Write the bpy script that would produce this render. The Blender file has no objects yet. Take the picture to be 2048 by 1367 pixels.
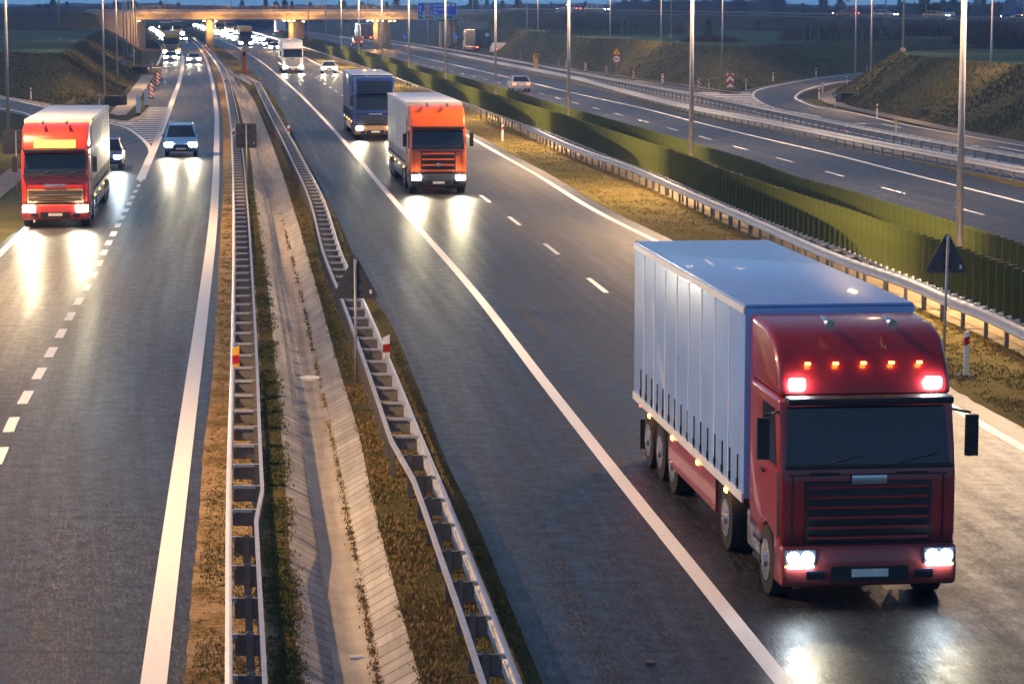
import bpy, bmesh, math, random
import numpy as np
from mathutils import Vector, Matrix
random.seed(7); RNG = np.random.default_rng(7)
scn = bpy.context.scene
COL = scn.collection
R = math.radians
# ------------------------------------------------------------------ camera
W_, H_ = 2048.0, 1367.0
F = 5300.0; CH = 8.4; YH = 8.0
PITCH = math.atan((H_/2 - YH)/F)
cp, sp = math.cos(PITCH), math.sin(PITCH)
cam_d = bpy.data.cameras.new('camera'); cam = bpy.data.objects.new('camera', cam_d); COL.objects.link(cam)
cam.location = (0, 0, CH); cam.rotation_euler = (math.pi/2 - PITCH, 0, 0)
cam_d.sensor_width = 36; cam_d.sensor_fit = 'HORIZONTAL'; cam_d.lens = F/W_*36
cam_d.clip_end = 9000; cam_d.clip_start = 0.5
scn.camera = cam

def at(px, py, h=0.0):
    """photo pixel -> world point at height h (real position in the place)"""
    u = (px - W_/2)/F; v = (H_/2 - py)/F
    t = (CH - h)/(sp - v*cp)
    return (u*t, t*(cp + v*sp), h)
def proj(x, y, z):
    dz = z - CH
    dep = y*cp - dz*sp; up = y*sp + dz*cp
    return W_/2 + F*x/dep, H_/2 - F*up/dep

HAZE=0.00036
DD=0.26   # depth of the paved ditch
class Curve:
    """X as a smooth function of Y, from a few surveyed points"""
    def __init__(self, pts, h=0.0, world=False):
        P = [p if world else at(p[0], p[1], h)[:2] for p in pts]
        P = sorted(P, key=lambda p: 1/p[1])
        self.t = np.array([1/p[1] for p in P]); self.q = np.array([p[0]/p[1] for p in P])
        d = np.diff(self.q)/np.diff(self.t)
        m = np.empty(len(P)); m[0] = d[0]; m[-1] = d[-1]
        for i in range(1, len(P)-1):
            w0 = self.t[i+1]-self.t[i]; w1 = self.t[i]-self.t[i-1]
            m[i] = (d[i-1]*w0 + d[i]*w1)/(w0+w1)
        self.m = m
    def __call__(self, Y):
        Y = np.asarray(Y, float); t = 1/Y; T, q, m = self.t, self.q, self.m
        i = np.clip(np.searchsorted(T, t)-1, 0, len(T)-2)
        h = T[i+1]-T[i]; s = (t-T[i])/h
        r = (2*s**3-3*s**2+1)*q[i] + (s**3-2*s**2+s)*h*m[i] + (-2*s**3+3*s**2)*q[i+1] + (s**3-s**2)*h*m[i+1]
        r = np.where(t < T[0], q[0]+m[0]*(t-T[0]), r)
        r = np.where(t > T[-1], q[-1]+m[-1]*(t-T[-1]), r)
        return r*Y
    def heading(self, Y):
        return -math.atan((float(self(Y+1))-float(self(Y-1)))/2)
class Off:
    def __init__(self, f, d): self.f, self.d = f, d
    def __call__(self, Y): return self.f(Y) + (self.d(np.asarray(Y, float)) if callable(self.d) else self.d)
    def heading(self, Y): return -math.atan((float(self(Y+1))-float(self(Y-1)))/2)
class Mix:
    def __init__(self, a, b, k): self.a, self.b, self.k = a, b, k
    def __call__(self, Y): return self.a(Y)*(1-self.k)+self.b(Y)*self.k
    def heading(self, Y): return -math.atan((float(self(Y+1))-float(self(Y-1)))/2)

# ------------------------------------------------------------------ materials
def N(nt, t, **kw):
    n = nt.nodes.new(t)
    for k, v in kw.items():
        if k.startswith('i_'):
            n.inputs[k[2:].replace('_', ' ')].default_value = v
        else: setattr(n, k, v)
    return n
MATS = {}
def newmat(name):
    m = bpy.data.materials.new(name); m.use_nodes = True
    MATS[name] = m
    return m, m.node_tree, m.node_tree.nodes['Principled BSDF']
def c4(c): return (c[0], c[1], c[2], 1)
def ramp(nt, fac, stops):
    r = N(nt, 'ShaderNodeValToRGB')
    e = r.color_ramp.elements
    while len(e) < len(stops): e.new(0.5)
    for k, (p, c) in zip(e, stops): k.position = p; k.color = c4(c)
    nt.links.new(fac, r.inputs[0]); return r
def noise(nt, vec, scale, detail=4, rough=0.55):
    n = N(nt, 'ShaderNodeTexNoise'); n.inputs['Scale'].default_value = scale
    n.inputs['Detail'].default_value = detail; n.inputs['Roughness'].default_value = rough
    if vec is not None: nt.links.new(vec, n.inputs['Vector'])
    return n
def mapping(nt, src, scale=(1,1,1)):
    mp = N(nt, 'ShaderNodeMapping'); mp.inputs['Scale'].default_value = scale
    nt.links.new(src, mp.inputs['Vector']); return mp.outputs[0]
def mix(nt, fac, a, b, bt='MIX'):
    n = N(nt, 'ShaderNodeMix', data_type='RGBA', blend_type=bt)
    for i, v in ((0, fac), (6, a), (7, b)):
        if isinstance(v, (int, float)): n.inputs[i].default_value = v
        elif isinstance(v, tuple): n.inputs[i].default_value = c4(v)
        else: nt.links.new(v, n.inputs[i])
    return n.outputs[2]
def bump(nt, bsdf, h, strength=0.3, dist=0.02):
    b = N(nt, 'ShaderNodeBump'); b.inputs['Strength'].default_value = strength; b.inputs['Distance'].default_value = dist
    nt.links.new(h, b.inputs['Height']); nt.links.new(b.outputs[0], bsdf.inputs['Normal']); return b
def simple(name, col, rough=0.5, metal=0.0, var=0.12, nscale=6.0, emit=None, estr=0, coat=0, spec=None, bmp=0):
    m, nt, b = newmat(name)
    b.inputs['Roughness'].default_value = rough; b.inputs['Metallic'].default_value = metal
    tc = N(nt, 'ShaderNodeTexCoord')
    n = noise(nt, tc.outputs['Object'], nscale)
    r = ramp(nt, n.outputs[0], [(0.3, tuple(max(0, x*(1-var)) for x in col)), (0.7, tuple(min(1, x*(1+var)) for x in col))])
    nt.links.new(r.outputs[0], b.inputs['Base Color'])
    mr = N(nt, 'ShaderNodeMapRange'); mr.inputs[3].default_value = max(0, rough-0.08); mr.inputs[4].default_value = min(1, rough+0.1)
    nt.links.new(n.outputs[0], mr.inputs[0]); nt.links.new(mr.outputs[0], b.inputs['Roughness'])
    if bmp: bump(nt, b, n.outputs[0], bmp)
    if emit:
        b.inputs['Emission Color'].default_value = c4(emit); b.inputs['Emission Strength'].default_value = estr
    if coat: b.inputs['Coat Weight'].default_value = coat; b.inputs['Coat Roughness'].default_value = 0.06
    if spec is not None: b.inputs['Specular IOR Level'].default_value = spec
    return m

def asphalt(name, base, rlo, rhi, lanes=None):
    """damp asphalt: coarse grain, worn wheel tracks, cross ripples; uses the strip's metre UVs"""
    m, nt, b = newmat(name)
    uv = N(nt, 'ShaderNodeUVMap'); uv.uv_map = 'UVMap'
    U = uv.outputs[0]
    grain = noise(nt, U, 24, 4, 0.85); big = noise(nt, mapping(nt, U, (0.35, 0.05, 1)), 1, 5, 0.6)
    streak = noise(nt, mapping(nt, U, (2.2, 0.045, 1)), 1, 5, 0.65)
    cross = noise(nt, mapping(nt, U, (2.6, 2.2, 1)), 1, 5, 0.75)
    speck = noise(nt, U, 120, 1, 0.5)
    col = ramp(nt, grain.outputs[0], [(0.32, tuple(x*0.35 for x in base)), (0.52, base), (0.66, tuple(x*2.6 for x in base))]).outputs[0]
    sh = ramp(nt, streak.outputs[0], [(0.3, (0.55,)*3), (0.7, (1.45,)*3)]).outputs[0]
    col = mix(nt, 1.0, col, sh, 'MULTIPLY')
    g2 = noise(nt, mapping(nt, U, (10.0, 1.1, 1)), 1, 4, 0.85)
    g3 = noise(nt, mapping(nt, U, (26.0, 5.0, 1)), 1, 2, 0.6)
    col = mix(nt, 1.0, col, ramp(nt, g3.outputs[0], [(0.40, (0.3,)*3), (0.5, (0.9,)*3), (0.60, (2.3, 2.25, 2.2))]).outputs[0], 'MULTIPLY')
    col = mix(nt, 1.0, col, ramp(nt, g2.outputs[0], [(0.36, (0.45,)*3), (0.5, (0.95,)*3), (0.64, (1.9, 1.85, 1.8))]).outputs[0], 'MULTIPLY')
    sh2 = ramp(nt, big.outputs[0], [(0.3, (0.8, 0.8, 0.82)), (0.7, (1.18, 1.15, 1.1))]).outputs[0]
    col = mix(nt, 1.0, col, sh2, 'MULTIPLY')
    pale = ramp(nt, speck.outputs[0], [(0.72, (0,0,0)), (0.8, (1,1,1))]).outputs[0]
    col = mix(nt, pale, col, (0.2, 0.195, 0.185))
    nt.links.new(col, b.inputs['Base Color'])
    ad = N(nt, 'ShaderNodeMath', operation='ADD'); nt.links.new(streak.outputs[0], ad.inputs[0]); nt.links.new(cross.outputs[0], ad.inputs[1])
    mr = N(nt, 'ShaderNodeMapRange'); mr.inputs[1].default_value = 0.7; mr.inputs[2].default_value = 1.3
    mr.inputs[3].default_value = rlo; mr.inputs[4].default_value = rhi
    nt.links.new(ad.outputs[0], mr.inputs[0]); nt.links.new(mr.outputs[0], b.inputs['Roughness'])
    hh = N(nt, 'ShaderNodeMath', operation='MULTIPLY_ADD'); hh.inputs[1].default_value = 0.5
    nt.links.new(cross.outputs[0], hh.inputs[0]); nt.links.new(g3.outputs[0], hh.inputs[2])
    bump(nt, b, hh.outputs[0], 0.42, 0.012)
    b.inputs['Specular IOR Level'].default_value = 0.30
    # old joints across the lane, tyre-worn oily centre and darker repair bands
    sx = N(nt, 'ShaderNodeSeparateXYZ'); nt.links.new(U, sx.inputs[0])
    wv = N(nt, 'ShaderNodeMath', operation='MULTIPLY'); wv.inputs[1].default_value = 2*math.pi/3.72; nt.links.new(sx.outputs[0], wv.inputs[0])
    cs = N(nt, 'ShaderNodeMath', operation='COSINE'); nt.links.new(wv.outputs[0], cs.inputs[0])
    rut = ramp(nt, cs.outputs[0], [(0.0, (0.86,)*3), (0.5, (1.1,)*3), (1.0, (0.9,)*3)]).outputs[0]
    d1 = N(nt, 'ShaderNodeMath', operation='MULTIPLY_ADD'); d1.inputs[1].default_value = 1/17.0; nt.links.new(sx.outputs[1], d1.inputs[0])
    nz = N(nt, 'ShaderNodeMath', operation='MULTIPLY'); nz.inputs[1].default_value = 0.02; nt.links.new(big.outputs[0], nz.inputs[0]); nt.links.new(nz.outputs[0], d1.inputs[2])
    f1 = N(nt, 'ShaderNodeMath', operation='FRACT'); nt.links.new(d1.outputs[0], f1.inputs[0])
    seam = ramp(nt, f1.outputs[0], [(0.0, (0.35,)*3), (0.004, (0.4,)*3), (0.007, (1,1,1)), (0.5, (1,1,1)), (0.501,(0.93,)*3), (0.75,(0.93,)*3), (0.751,(1,1,1))]).outputs[0]
    col2 = mix(nt, 1.0, mix(nt, 1.0, col, rut, 'MULTIPLY'), seam, 'MULTIPLY')
    nt.links.new(col2, b.inputs['Base Color'])
    return m
M_AS = asphalt('asphalt_damp', (0.023, 0.022, 0.022), 0.31, 0.56)
M_AS3 = asphalt('asphalt_shaded', (0.017, 0.0165, 0.018), 0.33, 0.58)  # darker asphalt copy: the central carriageway's shade is put into its colour
M_AS2 = asphalt('asphalt_plain', (0.029, 0.029, 0.034), 0.38, 0.62)

def paint(name, col):
    m, nt, b = newmat(name)
    tc = N(nt, 'ShaderNodeTexCoord')
    n = noise(nt, tc.outputs['Object'], 9, 6, 0.7); n2 = noise(nt, tc.outputs['Object'], 60, 2)
    r = ramp(nt, n.outputs[0], [(0.22, tuple(x*0.55 for x in col)), (0.42, col)]).outputs[0]
    r2 = ramp(nt, n2.outputs[0], [(0.3, (0.85,)*3), (0.6, (1, 1, 1))]).outputs[0]
    nt.links.new(mix(nt, 1.0, r, r2, 'MULTIPLY'), b.inputs['Base Color'])
    b.inputs['Roughness'].default_value = 0.5
    bump(nt, b, n2.outputs[0], 0.3, 0.004)
    return m
M_PAINT = paint('road_paint', (0.82, 0.80, 0.77))

def ground(name, stops, s1=0.5, s2=9.0, bmp=0.8):
    m, nt, b = newmat(name)
    tc = N(nt, 'ShaderNodeTexCoord'); O = tc.outputs['Object']
    a = noise(nt, O, s1, 6, 0.65); c = noise(nt, O, s2, 5, 0.7); fine = noise(nt, O, s2*6, 3, 0.7)
    ad = N(nt, 'ShaderNodeMath', operation='MULTIPLY_ADD'); ad.inputs[1].default_value = 0.5
    nt.links.new(c.outputs[0], ad.inputs[0])
    half = N(nt, 'ShaderNodeMath', operation='MULTIPLY'); half.inputs[1].default_value = 0.62
    nt.links.new(a.outputs[0], half.inputs[0]); nt.links.new(half.outputs[0], ad.inputs[2])
    col = ramp(nt, ad.outputs[0], stops).outputs[0]
    v = ramp(nt, fine.outputs[0], [(0.3, (0.55,)*3), (0.7, (1.35,)*3)]).outputs[0]
    nt.links.new(mix(nt, 1.0, col, v, 'MULTIPLY'), b.inputs['Base Color'])
    b.inputs['Roughness'].default_value = 0.95; b.inputs['Specular IOR Level'].default_value = 0.1
    sm = N(nt, 'ShaderNodeMath', operation='ADD'); nt.links.new(c.outputs[0], sm.inputs[0]); nt.links.new(fine.outputs[0], sm.inputs[1])
    bump(nt, b, sm.outputs[0], bmp, 0.06)
    return m
M_DRY = ground('dry_verge', [(0.40, (0.09, 0.07, 0.022)), (0.50, (0.19, 0.125, 0.045)), (0.57, (0.34, 0.235, 0.12)), (0.70, (0.42, 0.31, 0.19))], 0.9)
M_GRS = ground('verge_grass', [(0.38, (0.045, 0.055, 0.015)), (0.52, (0.085, 0.078, 0.022)), (0.64, (0.13, 0.095, 0.035)), (0.76, (0.2, 0.15, 0.08))], 0.7)
M_MED = ground('median_grass', [(0.38, (0.075, 0.078, 0.016)), (0.52, (0.14, 0.115, 0.026)), (0.64, (0.18, 0.13, 0.042)), (0.76, (0.25, 0.185, 0.095))], 0.6)
M_BANK = ground('bank_grass', [(0.36, (0.026, 0.036, 0.018)), (0.50, (0.052, 0.062, 0.028)), (0.62, (0.085, 0.078, 0.038)), (0.76, (0.13, 0.10, 0.055))], 0.3, 3.2, 1.0)
M_FIELD = ground('field_grass', [(0.36, (0.032, 0.06, 0.045)), (0.55, (0.045, 0.088, 0.06)), (0.72, (0.075, 0.105, 0.065))], 0.05, 1.2)
M_SAND = ground('sand_strip', [(0.38, (0.2, 0.15, 0.085)), (0.6, (0.34, 0.26, 0.16))], 0.6)
M_GRAVEL = ground('gravel', [(0.36, (0.16, 0.15, 0.15)), (0.62, (0.30, 0.285, 0.28))], 1.5, 14)

M_EMB = ground('embankment_grass_unlit', [(0.36, (0.025, 0.03, 0.036)), (0.55, (0.045, 0.05, 0.056)), (0.72, (0.07, 0.066, 0.06))], 0.2, 1.5)  # dark and bluish: the unlit look of far ground is put into the colour
def concrete(name, col, joints=None):
    m, nt, b = newmat(name)
    uv = N(nt, 'ShaderNodeUVMap'); uv.uv_map = 'UVMap'; U = uv.outputs[0]
    a = noise(nt, U, 1.2, 6, 0.65); f = noise(nt, U, 24, 4, 0.7)
    st = noise(nt, mapping(nt, U, (3.5, 0.18, 1)), 1, 5, 0.6)
    c = ramp(nt, a.outputs[0], [(0.28, tuple(x*0.68 for x in col)), (0.55, col), (0.8, tuple(min(1, x*1.15) for x in col))]).outputs[0]
    c = mix(nt, 1.0, c, ramp(nt, f.outputs[0], [(0.25, (0.75,)*3), (0.6, (1.05,)*3)]).outputs[0], 'MULTIPLY')
    c = mix(nt, 1.0, c, ramp(nt, st.outputs[0], [(0.3, (0.72, 0.69, 0.65)), (0.6, (1.05,)*3)]).outputs[0], 'MULTIPLY')
    if joints:
        sx = N(nt, 'ShaderNodeSeparateXYZ'); nt.links.new(U, sx.inputs[0])
        wob = N(nt, 'ShaderNodeMath', operation='MULTIPLY_ADD'); wob.inputs[1].default_value = 0.05
        nt.links.new(a.outputs[0], wob.inputs[0]); nt.links.new(sx.outputs[1], wob.inputs[2])
        d = N(nt, 'ShaderNodeMath', operation='DIVIDE'); d.inputs[1].default_value = joints; nt.links.new(wob.outputs[0], d.inputs[0])
        fr = N(nt, 'ShaderNodeMath', operation='FRACT'); nt.links.new(d.outputs[0], fr.inputs[0])
        j = ramp(nt, fr.outputs[0], [(0.0, (0.12, 0.11, 0.09)), (0.035, (0.16,0.14,0.12)), (0.07, (1,1,1)), (0.94, (1,1,1)), (1.0, (0.12,0.11,0.09))]).outputs[0]
        c = mix(nt, 0.9, c, j, 'MULTIPLY')
        fl = N(nt, 'ShaderNodeMath', operation='FLOOR'); nt.links.new(d.outputs[0], fl.inputs[0])
        wn = N(nt, 'ShaderNodeTexWhiteNoise', noise_dimensions='1D'); nt.links.new(fl.outputs[0], wn.inputs['W'])
        c = mix(nt, 1.0, c, ramp(nt, wn.outputs[0], [(0, (0.84,)*3), (1, (1.06,)*3)]).outputs[0], 'MULTIPLY')
    nt.links.new(c, b.inputs['Base Color']); b.inputs['Roughness'].default_value = 0.85
    bump(nt, b, f.outputs[0], 0.4, 0.01)
    return m
M_CONC = concrete('ditch_concrete', (0.37, 0.36, 0.345), 0.5)
M_CONC_CH = concrete('channel_concrete', (0.35, 0.325, 0.29))
M_CONC2 = simple('bridge_concrete', (0.36, 0.345, 0.33), 0.85, var=0.18, nscale=0.9, bmp=0.2)
M_CONC_DK = simple('dark_concrete', (0.03, 0.032, 0.036), 0.9)
M_STEEL = simple('galvanised_steel', (0.50, 0.50, 0.52), 0.42, 0.55, 0.14, 7, bmp=0.05)
M_STEEL_B = simple('blue_grey_steel', (0.50, 0.55, 0.66), 0.36, 0.5, 0.14, 5)
M_POST = simple('post_steel', (0.17, 0.165, 0.16), 0.6, 0.35, 0.22, 12)
M_POLE = simple('lamp_post_steel', (0.40, 0.39, 0.40), 0.42, 0.5, 0.12, 3)
M_SIGNBACK = simple('sign_back', (0.06, 0.062, 0.075), 0.55, 0.1, 0.2, 4)
M_BLACK = simple('black_plastic', (0.014, 0.014, 0.016), 0.5)
M_RUBBER = simple('tyre_rubber', (0.016, 0.016, 0.017), 0.85)
M_CHROME = simple('bright_metal', (0.6, 0.6, 0.62), 0.25, 0.9)
M_GLASS = simple('dark_glass', (0.010, 0.016, 0.030), 0.06, 0, 0.2, spec=0.8)
M_WHITE = simple('white_plastic', (0.78, 0.78, 0.77), 0.45, var=0.05)
M_RED = simple('red_reflector', (0.42, 0.012, 0.012), 0.35, var=0.1)
M_ORANGE = simple('orange_plastic', (0.75, 0.17, 0.01), 0.4, var=0.08)
M_YEL = simple('yellow_plastic', (0.78, 0.42, 0.02), 0.4, var=0.08)
M_FIN = simple('green_fin', (0.056, 0.068, 0.006), 0.5, 0, 0.16, 2.0)
M_HEAD = simple('headlamp_lit', (0.9, 0.9, 0.85), 0.2, emit=(1, 0.93, 0.78), estr=55)
M_HEADC = simple('headlamp_cold_lit', (0.9, 0.9, 0.9), 0.2, emit=(0.78, 0.93, 1), estr=45)
M_TAIL = simple('tail_lamp_lit', (0.4, 0.01, 0.01), 0.3, emit=(1, 0.06, 0.02), estr=9)
M_AMBER = simple('marker_lamp_lit', (0.6, 0.2, 0.01), 0.3, emit=(1, 0.42, 0.05), estr=10)
M_SODIUM = simple('sodium_lamp_lit', (0.9, 0.6, 0.3), 0.3, emit=(1, 0.66, 0.24), estr=40)
M_PLATE = simple('plain_plate', (0.7, 0.7, 0.66), 0.4)
def grimy(name, col, rough, coat, amount, stretch):
    """painted sheet with road grime: fine streaks and a film of dust thrown up from below"""
    m=simple(name,col,rough,0,.06,1.5,coat=coat); nt=m.node_tree; b=nt.nodes['Principled BSDF']
    tc=N(nt,'ShaderNodeTexCoord'); O=tc.outputs['Object']
    st=noise(nt,mapping(nt,O,stretch),1,6,.7); bl=noise(nt,O,1.3,5,.6)
    sx=N(nt,'ShaderNodeSeparateXYZ'); nt.links.new(O,sx.inputs[0])
    low=N(nt,'ShaderNodeMapRange'); low.inputs[1].default_value=1.6; low.inputs[2].default_value=.3; low.inputs[3].default_value=0; low.inputs[4].default_value=.35
    nt.links.new(sx.outputs[2],low.inputs[0])
    a=ramp(nt,st.outputs[0],[(.45,(0,0,0)),(.72,(1,1,1))]).outputs[0]; c=ramp(nt,bl.outputs[0],[(.45,(0,0,0)),(.7,(1,1,1))]).outputs[0]
    f=mix(nt,1.0,a,c,'MULTIPLY'); mu=N(nt,'ShaderNodeMath',operation='MULTIPLY_ADD'); mu.inputs[1].default_value=amount; nt.links.new(f,mu.inputs[0]); nt.links.new(low.outputs[0],mu.inputs[2])
    src=b.inputs['Base Color'].links[0].from_socket
    nt.links.new(mix(nt,mu.outputs[0],src,(.11,.10,.09)),b.inputs['Base Color']); return m
def carpaint(name, col, rough=0.30): return grimy(name, col, rough, .55, .30, (7,7,.6))

# ------------------------------------------------------------------ mesh helpers
class MB:
    def __init__(self): self.v=[]; self.f=[]; self.uv={}; self.mi=[]; self.sm=[]
    def add(self, vs, fs, mi=0, smooth=False, M=None):
        o = len(self.v)
        for p in vs:
            p = Vector(p)
            if M is not None: p = M @ p
            self.v.append(tuple(p))
        for f in fs: self.f.append([o+i for i in f]); self.mi.append(mi); self.sm.append(smooth)
        return self
    def box(self, c, s, mi=0, rz=0, M=None):
        x,y,z = s[0]/2, s[1]/2, s[2]/2
        vs=[(-x,-y,-z),(x,-y,-z),(x,y,-z),(-x,y,-z),(-x,-y,z),(x,-y,z),(x,y,z),(-x,y,z)]
        T = Matrix.Translation(c) @ Matrix.Rotation(rz,4,'Z')
        if M is not None: T = M @ T
        return self.add(vs, [(0,3,2,1),(4,5,6,7),(0,1,5,4),(1,2,6,5),(2,3,7,6),(3,0,4,7)], mi, M=T)
    def tube(self, pts, r, n=8, mi=0, cap=True, smooth=True):
        """round bar along points; r a number or one radius per point"""
        P=[Vector(p) for p in pts]; rr = r if hasattr(r,'__len__') else [r]*len(P)
        o=len(self.v); up=Vector((0,0,1))
        for i,p in enumerate(P):
            d=(P[min(i+1,len(P)-1)]-P[max(i-1,0)]).normalized()
            a=d.cross(up)
            if a.length<1e-3: a=d.cross(Vector((1,0,0)))
            a.normalize(); b=d.cross(a).normalized()
            for k in range(n):
                t=2*math.pi*k/n
                self.v.append(tuple(p+a*(rr[i]*math.cos(t))+b*(rr[i]*math.sin(t))))
        for i in range(len(P)-1):
            for k in range(n):
                q=(k+1)%n
                self.f.append([o+i*n+k,o+i*n+q,o+(i+1)*n+q,o+(i+1)*n+k]); self.mi.append(mi); self.sm.append(smooth)
        if cap:
            self.f.append([o+k for k in range(n)][::-1]); self.mi.append(mi); self.sm.append(False)
            e=o+(len(P)-1)*n
            self.f.append([e+k for k in range(n)]); self.mi.append(mi); self.sm.append(False)
        return self
    def prism(self, poly, a, b, axis='x', mi=0, taper=None):
        """extrude a 2D outline between a and b along an axis. axis x: poly=(y,z); y: (x,z); z: (x,y)"""
        def P(p,t):
            return {'x':(t,p[0],p[1]),'y':(p[0],t,p[1]),'z':(p[0],p[1],t)}[axis]
        n=len(poly); vs=[P(p,a) for p in poly]+[P(p,b) for p in poly]
        fs=[[i,(i+1)%n,n+(i+1)%n,n+i] for i in range(n)]+[list(range(n))[::-1], [n+i for i in range(n)]]
        return self.add(vs,fs,mi)
    def mesh(self, name, mats, bevel=0, seg=2, ang=30):
        me=bpy.data.meshes.new(name); me.from_pydata(self.v,[],self.f)
        for m in (mats if isinstance(mats,(list,tuple)) else [mats]): me.materials.append(m)
        me.polygons.foreach_set('material_index', self.mi)
        me.polygons.foreach_set('use_smooth', self.sm)
        bm=bmesh.new(); bm.from_mesh(me)
        bmesh.ops.recalc_face_normals(bm, faces=bm.faces)
        if bevel:
            es=[e for e in bm.edges if len(e.link_faces)==2 and e.calc_face_angle(0)>R(ang)]
            bmesh.ops.bevel(bm, geom=es, offset=bevel, segments=seg, affect='EDGES', profile=0.6, clamp_overlap=True)
            for f in bm.faces: f.smooth = True
        bm.to_mesh(me); bm.free()
        if bevel: 
            try: me.set_sharp_from_angle(angle=R(38))
            except Exception: pass
        me.update(); return me
    def build(self, name, mats, parent=None, bevel=0, seg=2, label=None):
        o=bpy.data.objects.new(name, self.mesh(name,mats,bevel,seg)); COL.objects.link(o)
        if parent is not None: o.parent=parent
        if label: o['label']=label
        return o
def link(name, me, parent=None, loc=(0,0,0), rz=0):
    o=bpy.data.objects.new(name, me); COL.objects.link(o)
    if parent is not None: o.parent=parent
    o.location=loc; o.rotation_euler=(0,0,rz); return o
def tag(o, label, cat, group=None):
    o['label']=label; o['category']=cat
    if group: o['group']=group
    return o
def thing(name, label, cat, loc=(0,0,0), rz=0, group=None):
    o=bpy.data.objects.new(name,None); COL.objects.link(o); o.empty_display_size=0.3
    o.location=loc; o.rotation_euler=(0,0,rz); return tag(o,label,cat,group)
def struct(o): o['kind']='structure'; return o
CHILD={}
def copy_tree(o, parent=None):
    c=o.copy(); COL.objects.link(c)
    if parent is not None: c.parent=parent
    for ch in list(o.children): copy_tree(ch,c)
    return c

def ys(y0, y1, k=0.012, mn=0.5, mx=12):
    a=[y0]
    while a[-1] < y1: a.append(a[-1]+min(mx,max(mn,a[-1]*k)))
    a[-1]=y1; return np.array(a)
def strip(name, fa, fb, y0, y1, za, zb=None, mat=None, nl=1, st=True, kind='structure', k=0.012, mn=0.5, jit=0):
    """ground sheet between two curves, UVs in metres"""
    Y=ys(y0,y1,k,mn); zb = za if zb is None else zb
    A=fa(Y); B=fb(Y)
    if jit:
        A=A-np.abs(np.interp(Y, np.arange(y0,y1+1,0.35), RNG.normal(0,jit,len(np.arange(y0,y1+1,0.35)))))-.02
    V=[];UV=[]
    for i,y in enumerate(Y):
        for j in range(nl+1):
            s=j/nl; x=A[i]*(1-s)+B[i]*s
            V.append((x,y,za*(1-s)+zb*s)); UV.append((x-A[i],y))
    n=nl+1; Fc=[(i*n+j,i*n+j+1,(i+1)*n+j+1,(i+1)*n+j) for i in range(len(Y)-1) for j in range(nl)]
    me=bpy.data.meshes.new(name); me.from_pydata(V,[],Fc); me.materials.append(mat)
    u=me.uv_layers.new(name='UVMap'); UV=np.array(UV)
    li=np.empty(len(me.loops),dtype=np.int32); me.loops.foreach_get('vertex_index',li)
    u.data.foreach_set('uv', UV[li].ravel()); me.update()
    o=bpy.data.objects.new(name,me); COL.objects.link(o)
    if kind: o['kind']=kind
    return o
def flat(name, poly, z, mat, kind='structure'):
    """flat ground polygon (may be concave); UVs in metres"""
    bm=bmesh.new(); vs=[bm.verts.new((p[0],p[1],p[2] if z is None else z)) for p in poly]
    f=bm.faces.new(vs); bmesh.ops.triangulate(bm,faces=[f])
    bm.normal_update()
    for f in bm.faces:
        if f.normal.z<0: f.normal_flip()
    u=bm.loops.layers.uv.new('UVMap')
    for f in bm.faces:
        for l in f.loops: l[u].uv=(l.vert.co.x,l.vert.co.y)
    me=bpy.data.meshes.new(name); bm.to_mesh(me); bm.free(); me.materials.append(mat)
    o=bpy.data.objects.new(name,me); COL.objects.link(o)
    if kind: o['kind']=kind
    return o
def catmull(pts, step=1.0):
    P=[Vector((p[0],p[1],p[2] if len(p)>2 else 0)) for p in pts]; out=[]
    for i in range(len(P)-1):
        p0=P[max(i-1,0)];p1=P[i];p2=P[i+1];p3=P[min(i+2,len(P)-1)]
        n=max(2,int((p2-p1).length/step))
        for k in range(n):
            t=k/n
            out.append(0.5*((2*p1)+(p2-p0)*t+(2*p0-5*p1+4*p2-p3)*t*t+(3*p1-p0-3*p2+p3)*t**3))
    out.append(P[-1]); return out
def ribbon_into(mb, pts, w, z):
    P=[Vector((p[0],p[1],0)) for p in pts]; o=len(mb.v)
    for i,p in enumerate(P):
        d=(P[min(i+1,len(P)-1)]-P[max(i-1,0)]); d.normalize(); n=Vector((-d.y,d.x,0))
        ww = w[i] if hasattr(w,'__len__') else w
        a=p+n*ww/2; b=p-n*ww/2
        mb.v += [(a.x,a.y,z),(b.x,b.y,z)]
    for i in range(len(P)-1):
        mb.f.append([o+2*i,o+2*i+1,o+2*i+3,o+2*i+2]); mb.mi.append(0); mb.sm.append(False)
def px_line(pts,h=0,step=1.0): return catmull([at(p[0],p[1],h) for p in pts],step)
def marking(name, mb):
    o=mb.build(name,M_PAINT); return struct(o)

# ================================================================== the surveyed lines
cL_edgeR = Curve([(373,1367),(391,1162),(402,1030),(410,899),(426,767),(430,709),(440,525),(447,342),(446,257),(438,183),(428,143),(413,105),(398,87),(381,74),(362,65)])
cL_lineR = Curve([(307,1367),(350,1030),(385,767),(405,620),(428,420),(433,300),(432,215),(423,158),(406,108),(390,88),(374,75),(355,66)])
cRailA  = Curve([(463,1367),(463,893),(467,746),(469,600),(469,420),(466,300),(461.5,236),(455,194),(448,160),(436,130),(420,108),(403,89),(385,75),(370,67)],0.75)
cRailB  = Curve([(1035,1367),(984,1232),(932,1101),(892,1000),(844,885),(790,752),(725,600),(683,510),(640,385),(604,317),(576,266),(548.5,219),(519,164)],0.75)
cDitL   = Curve([(598,1367),(581,1133),(567,922),(553,759),(538,600),(510,395),(499,300),(485,240),(472,194),(455,158),(438,130),(416,102)])
cDitR   = Curve([(843,1367),(783,1149),(741,980),(716.5,863),(681,746),(640,600),(600,459),(563,342),(542,283),(527,245),(506,198),(485,167),(464,141),(440,115)])
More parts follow.
